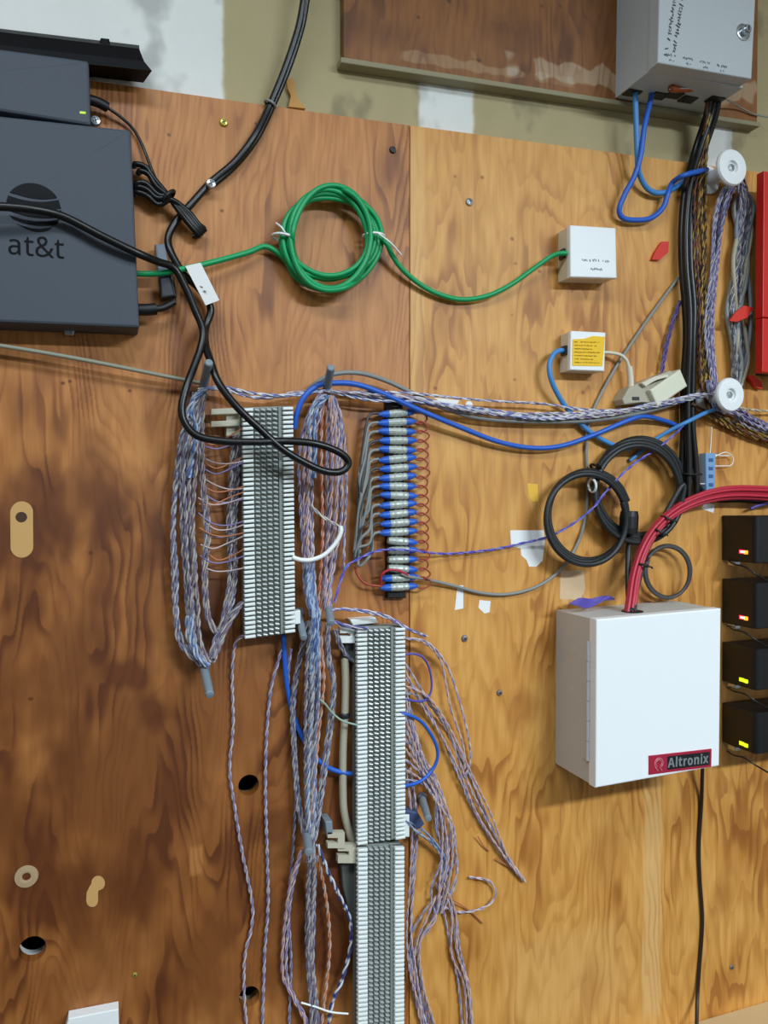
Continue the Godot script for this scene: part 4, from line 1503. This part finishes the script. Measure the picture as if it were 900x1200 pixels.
func horizontals() -> void:
	var white := [[lin(222, 222, 226), lin(112, 118, 176)], [lin(226, 222, 222), lin(136, 128, 170)], [lin(212, 206, 208), lin(166, 146, 162)], [lin(126, 136, 190), lin(220, 220, 226)]]
	bundle("jumper_pair", "white and violet wire pair running between the first two pegs", "pairs between the upper pegs", 5, [236, 456, 22, 4, 262, 456, 22, 6, 300, 464, 22, 6, 345, 462, 22, 6, 388, 456, 22, 4], white, 0.0009)
	bundle("jumper_pair", "white and violet wire pair of the long run to the lower spool", "pairs of the long run", 8, [380, 458, 22, 4, 430, 465, 22, 7, 490, 471, 20, 8, 555, 480, 18, 8, 640, 488, 16, 7, 715, 485, 20, 6, 770, 474, 26, 6, 815, 465, 26, 5, 842, 462, 22, 4], white, 0.0009)
	bundle("jumper_pair", "white wire pair swinging highest in the long run", "upper pairs of the long run", 2, [388, 460, 24, 2, 470, 461, 20, 3, 560, 470, 16, 3, 640, 474, 14, 3, 700, 482, 14, 3, 760, 478, 20, 3, 832, 462, 20, 3], white, 0.0008)
	cable("grey_cable", "grey cable rising over the second peg and sinking into the long run", "cable", [355, 462, 12, 372, 448, 20, 390, 438.5, 26, 420, 437, 24, 452, 446, 18, 486, 462, 14, 522, 479, 12, 562, 490, 12, 620, 494, 12, 690, 493, 14, 750, 484, 18, 800, 470, 18, 825, 462, 16], 0.0027, M.grey_cable)
	cable("blue_cable", "bright blue network cable drooping from the second peg to the trunk", "cable", [345, 502, 20, 348, 484, 24, 356, 466, 26, 370, 453, 26, 388, 449, 26, 415, 450, 26, 446, 460, 26, 490, 480, 22, 540, 501, 16, 585, 518, 12, 625, 525, 10, 660, 522, 10, 700, 508, 14, 735, 493, 18, 755, 488, 16, 778, 493, 8, 796, 500, 3, 808, 504, 2.5], 0.0032, M.blue)
	cable("blue_cable", "short blue cable rising from behind the larger coil to the trunk", "cable", [738, 540, 4, 752, 528, 6, 768, 515, 10, 786, 504, 20, 806, 494, 31, 826, 484, 24, 838, 480, 14], 0.0028, M.blue_light)
	bundle("jumper_pair", "violet wire pair hanging between the trunk and the tilted jack", "pairs above the tilted jack", 2, [798, 352, 8, 2, 790, 375, 6, 2, 781, 405, 6, 2, 775, 440, 8, 2], [[lin(110, 90, 150), lin(80, 70, 130)]], 0.001)

func jumpers() -> void:
	peg("grey peg above the upper block at the cord crossing", 236, 463, 245, 424, 60)
	peg("grey peg above the upper block that the grey cable rises over", 381, 466, 388, 430, 60)
	peg("grey peg below the loops beside the upper block's foot", 236, 768, 246, 815, 70)
	peg("grey peg holding the middle bunch beside the middle block's bracket", 383, 698, 388, 731, 55)
	peg("grey peg under the blue knot left of the middle block's bracket", 350, 718, 356, 748, 50, 0.0042)
	peg("grey peg beside the lower bunch at the join of the two lower blocks", 358, 965, 362, 1000, 60, 0.0052)
	peg("grey peg among the loose pairs where the two lower blocks join", 494, 934, 502, 960, 50, 0.0044)
	var cool := [[lin(178, 178, 184), lin(120, 120, 150)], [lin(166, 160, 160), lin(112, 106, 130)], [lin(150, 156, 170), lin(184, 182, 186)], [lin(172, 160, 152), lin(124, 106, 118)], [lin(134, 138, 166), lin(178, 176, 182)]]
	var blue := [[lin(158, 174, 198), lin(92, 116, 166)], [lin(128, 148, 184), lin(184, 190, 200)], [lin(172, 182, 196), lin(108, 120, 158)]]
	var pink := [[lin(202, 186, 188), lin(142, 132, 168)], [lin(208, 174, 164), lin(160, 142, 170)], [lin(184, 176, 190), lin(136, 128, 168)], [lin(206, 166, 146), lin(168, 156, 180)], [lin(178, 168, 178), lin(124, 122, 164)]]
	var loosec := [[lin(214, 198, 198), lin(160, 150, 182)], [lin(220, 188, 174), lin(178, 160, 184)], [lin(200, 192, 204), lin(150, 144, 184)], [lin(218, 180, 156), lin(180, 168, 190)], [lin(196, 186, 194), lin(140, 138, 178)]]
	var orange := [[lin(208, 136, 96), lin(204, 178, 168)], [lin(204, 112, 84), lin(206, 168, 156)]]
	# beside the upper block
	bundle("jumper_pair", "grey-blue wire pair in the loops between first and third pegs", "pairs hanging beside the upper block", 9, [232, 460, 24, 5, 225, 490, 24, 8, 219, 540, 20, 10, 219, 600, 18, 10, 221, 660, 18, 10, 224, 710, 20, 9, 229, 750, 26, 7, 242, 777, 30, 4], cool, 0.0013)
	bundle("jumper_pair", "pale blue wire pair draped over the first peg", "pale blue pairs by the first peg", 4, [240, 456, 26, 3, 228, 466, 26, 4, 224, 484, 26, 6, 226, 506, 24, 7, 222, 560, 20, 8], blue, 0.0014)
	bundle("jumper_pair", "outermost grey wire pair of the loops beside the upper block", "outermost pairs beside the upper block", 2, [230, 470, 20, 2, 214, 510, 18, 3, 206, 570, 14, 2, 203, 620, 12, 2, 205, 670, 12, 3, 206, 715, 14, 2, 213, 752, 20, 3, 236, 780, 28, 2], cool, 0.0013)
	bundle("jumper_pair", "wire pair of the inner loop beside the upper block", "inner loop pairs beside the upper block", 4, [236, 462, 24, 3, 235, 510, 20, 4, 238, 560, 18, 4, 242, 620, 16, 4, 240, 670, 16, 4, 243, 720, 18, 4, 254, 742, 20, 4], cool, 0.0012)
	bundle("jumper_pair", "wire pair climbing close along the upper block's teeth", "pairs along the upper block's teeth", 7, [246, 776, 28, 3, 256, 750, 24, 4, 266, 715, 18, 5, 271, 670, 14, 5, 272, 620, 12, 6, 273, 570, 12, 6, 275, 525, 14, 5, 278, 510, 18, 3], cool, 0.0012)
	bundle("jumper_pair", "pale blue wire pair gathered in the knot above the third peg", "pale blue pairs above the third peg", 5, [224, 722, 26, 5, 224, 745, 28, 6, 232, 768, 32, 4, 244, 780, 34, 3], blue, 0.0014)
	bundle("jumper_pair", "wire pair from the block's lowest teeth to the third peg", "pairs from the upper block's foot", 4, [284, 706, 26, 4, 272, 722, 24, 5, 262, 742, 26, 3, 250, 772, 32, 3], cool, 0.0012)
	for i in 18:
		var y := 516.0 + i * 8.6 + rng.randf_range(-3, 3)
		var x := 232.0 + rng.randf() * 12
		var rise := rng.randf_range(-16, 12)
		var sag := rng.randf_range(4, 11)
		var col: Material = [M.fan_orange, M.fan_lilac, M.fan_pink][i % 3]
		cable("fan_wire", "fine single wire sagging between the inner loop and the upper block's teeth", "wire", [x, y, 16, lerpf(x, 284, 0.3), y + rise * 0.2 + sag, 20, lerpf(x, 284, 0.65), y + rise * 0.7 + sag * 0.8, 22, 286, y + rise, 32], 0.0008, col, "fine wires fanned to the upper block", 5)
	# between the upper block and the splice strip
	bundle("jumper_pair", "pinkish wire pair hanging close past the upper block's far teeth", "pairs hanging nearest the upper block's far side", 6, [378, 462, 26, 4, 366, 482, 26, 8, 360, 530, 22, 10, 358, 590, 18, 9, 361, 640, 18, 8, 364, 690, 22, 6, 369, 722, 28, 4], pink, 0.0012)
	bundle("jumper_pair", "pinkish wire pair hanging straight from the second peg", "pairs hanging from the second peg", 6, [386, 464, 26, 4, 392, 490, 24, 7, 393, 540, 20, 9, 391, 600, 18, 8, 386, 650, 18, 7, 384, 690, 24, 4, 384, 716, 28, 3], pink, 0.0012)
	bundle("jumper_pair", "orange wire pair between the two hanging bunches", "orange pairs below the second peg", 2, [382, 464, 24, 2, 381, 500, 18, 4, 380, 560, 14, 4, 381, 630, 14, 4, 376, 700, 18, 3, 374, 722, 24, 2], orange, 0.0011)
	bundle("jumper_pair", "single pale wire pair hanging clear beside the splice leads", "outer pair from the second peg", 1, [390, 468, 20, 1, 401, 500, 16, 1, 405, 560, 12, 1, 403, 620, 10, 1, 402, 668, 12, 1], pink, 0.0011)
	bundle("jumper_pair", "pale blue wire pair knotted below the second peg", "pale blue pairs below the second peg", 3, [384, 464, 28, 3, 372, 474, 30, 4, 366, 496, 30, 5, 367, 520, 26, 5, 366, 560, 20, 5], blue, 0.0014)
	var g := Geo.new()
	g.tube(smooth(pp([343, 653, 34, 352, 656, 34, 365, 656, 34, 380, 650, 34, 393, 637, 34, 399.5, 624, 34, 399, 617, 33]), 0.003), 0.0026, 9)
	single("white_loop", g, M.white_plastic, "thick white wire looping from the upper block's far teeth", "wire")
	bundle("jumper_pair", "white wire pair entering the end of the white loop", "pair at the white loop's end", 1, [399, 618, 33, 0, 388, 612, 30, 1, 374, 603, 26, 1, 364, 592, 22, 1], [[lin(214, 210, 200), lin(170, 160, 160)]], 0.0011)
	bundle("jumper_pair", "blue wire pair in the knot beside the middle block's bracket", "blue pairs of the knot", 8, [362, 660, 20, 5, 364, 700, 26, 5, 370, 724, 34, 4, 369, 752, 34, 5, 366, 790, 26, 6], blue, 0.0014)
	# the long bunch beside the lower blocks
	bundle("jumper_pair", "blue-grey wire pair of the long bunch beside the two lower blocks", "pairs of the long lower bunch", 10, [370, 722, 32, 4, 367, 760, 30, 6, 366, 820, 24, 8, 365, 880, 20, 7, 364, 940, 22, 6, 364, 980, 28, 4, 365, 1010, 26, 4], cool + blue, 0.0013)
	bundle("jumper_pair", "orange-red wire pair running beside the long bunch", "orange pairs of the long lower bunch", 2, [374, 728, 30, 2, 376, 760, 24, 2, 377, 800, 20, 3, 372, 860, 18, 3, 367, 920, 20, 3, 364, 975, 26, 2], orange, 0.0012)
	bundle("jumper_pair", "violet wire pair bowing out from the bunch towards the beige sleeve", "pairs bowing towards the beige sleeve", 3, [384, 730, 28, 2, 385, 770, 20, 4, 391, 800, 18, 3, 389, 840, 14, 4, 382, 890, 14, 3, 374, 945, 18, 3, 368, 985, 24, 2], cool, 0.0012)
	bundle("jumper_pair", "wire pair leaving the bunch on the plywood side", "pairs on the plywood side of the bunch", 3, [362, 728, 26, 2, 352, 770, 16, 3, 344, 820, 10, 4, 345, 880, 8, 3, 350, 940, 12, 3, 358, 985, 22, 2], cool, 0.0011)
	bundle("jumper_pair", "grey wire pair of the lower tail beneath the sixth peg", "pairs of the lower tail", 7, [365, 1000, 26, 4, 365, 1040, 18, 6, 363, 1080, 14, 5, 363, 1130, 12, 4, 367, 1180, 12, 5, 368, 1225, 12, 6], cool, 0.0013)
	bundle("jumper_pair", "white and blue wire pair bowing towards the lowest block", "pair bowing to the lowest block", 1, [372, 990, 28, 0, 384, 1022, 24, 1, 398, 1052, 20, 1, 410, 1078, 16, 0, 410, 1110, 14, 1, 401, 1145, 12, 1, 388, 1178, 12, 1, 382, 1225, 12, 0], [[lin(214, 216, 222), lin(60, 70, 130)]], 0.0014)
	bundle("jumper_pair", "red-orange wire pair in the lower tail", "orange pair of the lower tail", 1, [372, 1002, 24, 0, 380, 1045, 14, 1, 385, 1085, 10, 1, 385, 1120, 8, 1, 380, 1165, 8, 1, 374, 1225, 8, 0], orange, 0.0012)
	bundle("jumper_pair", "mauve wire pair looping wide of the lower tail", "mauve pairs beside the lower tail", 2, [354, 996, 20, 1, 342, 1040, 10, 3, 335, 1090, 6, 3, 334, 1140, 6, 3, 344, 1168, 8, 2, 356, 1190, 10, 2, 366, 1225, 10, 2], pink, 0.0011)
	cable("white_wire", "white wire end poking across the lowest block's side", "wire", [353, 1175, 14, 370, 1180, 16, 388, 1186, 18, 408, 1188, 20], 0.0011, M.white_plastic)
	# two long pairs that hang alone
	bundle("jumper_pair", "greyish wire pair turning in behind the beige sleeve", "pairs behind the beige sleeve", 2, [392, 738, 26, 2, 398, 756, 20, 3, 406, 768, 14, 2, 418, 778, 12, 2], cool, 0.001)
	twisted("jumper_pair", "lone wire pair from the upper block's foot, nearest the drilled holes", "", pp([288, 744, 14, 276, 754, 8, 272, 790, 4, 273, 850, 4, 269, 900, 4, 274, 940, 4, 284, 1000, 4, 295, 1055, 4, 295, 1085, 4, 287, 1120, 4, 286, 1165, 4, 290, 1215, 4]), pink[0], 0.0011)
	twisted("jumper_pair", "lone wire pair from the blue cable's start, past the drilled holes", "", pp([332, 752, 14, 326, 775, 8, 317, 810, 4, 312, 870, 4, 311, 930, 4, 313, 1000, 4, 314, 1060, 4, 310, 1120, 4, 307, 1215, 4]), pink[2], 0.0011)
	twisted("jumper_pair", "faint wire pair hanging halfway between the lone pairs and the bunch", "", pp([341, 760, 14, 338, 800, 8, 345, 860, 4, 347, 920, 4, 343, 1000, 4, 338, 1060, 4, 341, 1130, 4, 338, 1215, 4]), pink[4], 0.001)
	cable("blue_cable", "blue cable bending from the upper block's foot behind the middle block", "cable", [332, 744, 16, 333, 762, 12, 336, 800, 8, 343, 835, 6, 356, 867, 10, 371, 889, 12, 390, 902, 12, 412, 907, 12], 0.0029, M.blue)
	cable("teal_wire", "grey-green wire crossing from the bunch to the middle block", "wire", [372, 818, 26, 380, 824, 26, 390, 836, 24, 402, 845, 26, 420, 850, 28], 0.0012, mat("teal", rgb(150, 178, 162), 0.5))
	# beyond the lower blocks
	cable("violet_wire", "violet wire loop leaving the middle block's upper far teeth", "wire", [470, 769, 28, 482, 766, 28, 495, 770, 26, 503, 783, 22, 506, 803, 20, 502, 817, 20, 492, 822, 24, 474, 819, 28], 0.0013, mat("violet_deep", rgb(84, 84, 178), 0.45))
	cable("blue_wire", "thicker blue wire loop leaving the middle block's lower far teeth", "wire", [470, 836, 28, 482, 839, 28, 496, 848, 24, 509, 868, 20, 513, 886, 18, 506, 903, 18, 492, 916, 22, 474, 921, 28], 0.0021, M.blue)
	bundle("loose_pair", "loose pinkish wire pair slanting to the bunch's pointed end", "pairs slanting to the pointed end", 5, [475, 795, 28, 22, 498, 822, 18, 6, 522, 852, 12, 8, 545, 905, 8, 8, 568, 955, 6, 6, 594, 1004, 6, 3, 615, 1033, 5, 1], loosec, 0.00085, 0.5)
	bundle("loose_pair", "loose wire pair arching highest beside the middle block", "pairs arching beside the middle block", 2, [474, 748, 28, 3, 500, 752, 20, 3, 520, 778, 12, 3, 534, 825, 8, 4, 545, 868, 6, 4, 548, 895, 6, 3, 543, 912, 5, 3], loosec, 0.00085, 0.5)
	bundle("loose_pair", "loose wire pair gathered in the sheaf beyond the middle block", "pairs of the sheaf", 10, [475, 860, 28, 60, 494, 900, 18, 11, 510, 925, 14, 10, 521, 965, 12, 8, 526, 1005, 10, 7, 521, 1040, 10, 7, 513, 1070, 8, 6], loosec, 0.00085, 0.5)
	bundle("loose_pair", "loose wire pair hanging close along the lower blocks' far teeth", "pairs close along the lower blocks", 3, [478, 900, 20, 4, 486, 960, 12, 4, 482, 1030, 8, 3, 481, 1090, 6, 3, 484, 1140, 6, 4, 496, 1185, 5, 5, 508, 1225, 5, 6], loosec, 0.00085, 0.5)
	bundle("loose_pair", "loose wire pair of the sheaf's near tail", "pairs of the sheaf's near tail", 5, [514, 1050, 10, 5, 502, 1078, 8, 6, 489, 1105, 6, 4, 488, 1150, 5, 5, 500, 1190, 5, 6, 512, 1225, 5, 6], loosec, 0.00085, 0.5)
	bundle("loose_pair", "loose wire pair of the sheaf's far tail", "pairs of the sheaf's far tail", 5, [520, 1035, 10, 6, 530, 1075, 6, 6, 536, 1115, 5, 6, 545, 1160, 5, 6, 552, 1225, 5, 6], loosec, 0.00085, 0.5)
	bundle("loose_pair", "loose wire pair making a fish-shaped loop beside the sheaf", "pair of the looped end", 1, [516, 1060, 10, 0, 532, 1068, 6, 0, 552, 1068, 6, 0, 573, 1060, 6, 0, 581, 1046, 6, 0, 572, 1032, 6, 0, 550, 1028, 5, 0], loosec, 0.00085, 0.5)
	bundle("loose_pair", "blue wire pair from the junction clip into the sheaf", "blue pairs at the junction clip", 3, [476, 962, 26, 3, 492, 974, 20, 3, 510, 990, 14, 3, 522, 1006, 12, 3, 520, 1040, 10, 3], blue, 0.00085, 0.5)
	for s in [[[523, 1050, 12, 540, 1060, 6, 552, 1068, 4, 566, 1082, 3], "orange wire end poking out beneath the fish-shaped loop"], [[582, 1006, 5, 592, 1013, 4, 602, 1020, 3], "short orange wire end beside the pointed end"], [[560, 980, 6, 566, 990, 4, 573, 997, 3], "shorter orange wire end above the pointed end"]]:
		cable("wire_end", s[1], "wire", s[0], 0.0009, M.fan_orange, "", 6)
	g = Geo.new()
	g.slab(outline([474, 948, 490, 952, 498, 966, 492, 972, 474, 966], 24), 0.012, 0.024, 0.002)
	single("junction_clip", g, mat("clip_navy", rgb(62, 74, 112), 0.5), "dark blue clip at the join of the two lower blocks", "clip")
	bundle("jumper_pair", "white wire pair stretching from the fourth peg over the middle block's top", "pairs over the middle block", 2, [384, 716, 34, 1, 400, 714, 32, 1, 430, 717, 30, 2, 455, 723, 28, 2, 478, 738, 26, 2, 500, 746, 16, 2], [[lin(216, 212, 218), lin(120, 116, 180)]], 0.0009)
	bundle("jumper_pair", "blue-violet wire pair crossing the middle block's bracket", "pairs round the middle block's bracket", 3, [386, 727, 32, 2, 398, 731, 28, 3, 412, 734, 28, 3, 430, 736, 34, 3], [[lin(90, 96, 180), lin(180, 180, 210)], [lin(200, 190, 200), lin(110, 100, 160)]], 0.001)

func bits() -> void:
	scrap("torn_paper", "torn white paper stuck beside the smaller coil", [598, 621.4, 637, 621.4, 638.6, 634, 636, 657, 628.5, 664, 620, 664, 617, 656, 611, 651, 610, 642.5, 599, 640], M.paper)
	scrap("torn_paper", "narrow torn white strip under the grey cable", [536, 686, 543, 686, 543, 713, 533, 715], M.paper)
	scrap("torn_paper", "small torn white square beside the narrow strip", [562, 703, 575, 704.6, 573.6, 717.6, 568, 719, 560.6, 712], M.paper)
	scrap("torn_paper", "faded pinkish torn paper above the power box's corner", [657, 669, 684, 668, 686, 690, 680, 703, 656, 702], M.paper_old)
	scrap("yellow_scrap", "small yellow scrap on the plywood above the torn white paper", [618, 566.5, 630, 567.4, 631, 587.6, 624, 587.6, 620, 582], mat("scrap_yellow", rgb(244, 190, 70), 0.7))
	scrap("torn_paper", "tiny white flake left of the white dot under the long run", [508, 466, 538, 469, 536, 474, 520, 473], M.paper)
	var g := Geo.new()
	g.lathe(Transform3D(Basis(), P(549.5, 475, 0)), [Vector2(0.005, 0), Vector2(0.005, 0.0008), Vector2(0.004, 0.0014), Vector2(0, 0.0016)], 18)
	single("white_dot", g, M.paper, "round white dot on the plywood behind the long run", "sticker")
	# screws
	screw("screw", "brass screw near the backboard's top edge", 262, 144, 0.0046, M.brass)
	screw("screw", "dark screw above the green coil", 460, 176, 0.0042, M.dark_metal)
	screw("screw", "bright screw on the paler sheet above the green lead", 549.5, 237, 0.0050, M.steel)
	screw("screw", "grey screw beyond the middle block's upper corner", 544, 748, 0.0044, M.dull_steel)
	screw("screw", "small grey screw between the middle block and the power box", 585, 811.5, 0.0040, M.dull_steel)
	screw("screw", "small dark screw low beside the hanging cord", 857, 1133, 0.0036, M.dull_steel)
	screw("screw", "tiny screw low on the reddish sheet", 158, 1142, 0.0026, M.brass)
	# repairs in the plywood
	var o := thing("wood_plug", "long tan wooden plug with a knot, low under the grey cable", "wood plug", P(25, 650, 0))
	g = Geo.new()
	var q := []
	for i in 24:
		var a := TAU * i / 24.0
		q.append(P2(25.5 + 13.5 * cos(a), (601.0 if sin(a) > 0 else 640.0) - 13.5 * sin(a), 0.5))
	g.cut_slab(q, -0.002, 0.0005)
	part("plug", g, M.wood_bare, o)
	g = Geo.new()
	g.lathe(Transform3D(Basis(), P(25, 606, 0.5)), [Vector2(0.0055, 0), Vector2(0.0052, 0.0003), Vector2(0, 0.0003)], 16)
	part("knot", g, M.wood_knot, o)
	g = Geo.new()
	q = []
	for i in 20:
		var a := -0.9 + 4.6 * i / 19.0
		q.append(P2(115 + 8 * cos(a), 1035 - 8.5 * sin(a), 0.5))
	for p in [[106.5, 1036], [101.5, 1046]]:
		q.append(P2(p[0], p[1], 0.5))
	for i in 10:
		var a := PI + PI * i / 9.0
		q.append(P2(108 + 7 * cos(a), 1055 - 8 * sin(a), 0.5))
	q.append(P2(115, 1044, 0.5))
	g.cut_slab(q, -0.002, 0.0005)
	single("wood_plug", g, M.wood_bare, "dumbbell-shaped tan filler patch above the drilled hole", "wood plug")
	g = Geo.new()
	g.lathe(Transform3D(Basis(), P(31, 1027, 0)), [Vector2(0.0115, 0), Vector2(0.0112, 0.0012), Vector2(0.0062, 0.0016), Vector2(0.0042, 0.0012), Vector2(0.004, 0.0)], 28)
	single("washer", g, mat("washer_tan", rgb(180, 152, 116), 0.6), "pale ring-shaped washer above the lowest drilled hole", "washer")
	scrap3("amber_drip", "amber glue drip at the backboard's top edge under the black cord", [336, 93, 343, 92, 346, 103, 347, 112, 352, 120, 358, 127, 338, 125, 341, 112, 337, 103], M.amber, -13.0, -8.0)
	g = Geo.new()
	g.slab(outline([80, 1194, 139, 1182.5, 140, 1225, 72, 1225], 14), 0.0006, 0.014, 0.001)
	single("white_plate", g, M.white_plastic, "white cover plate just showing at the bottom edge", "cover plate")
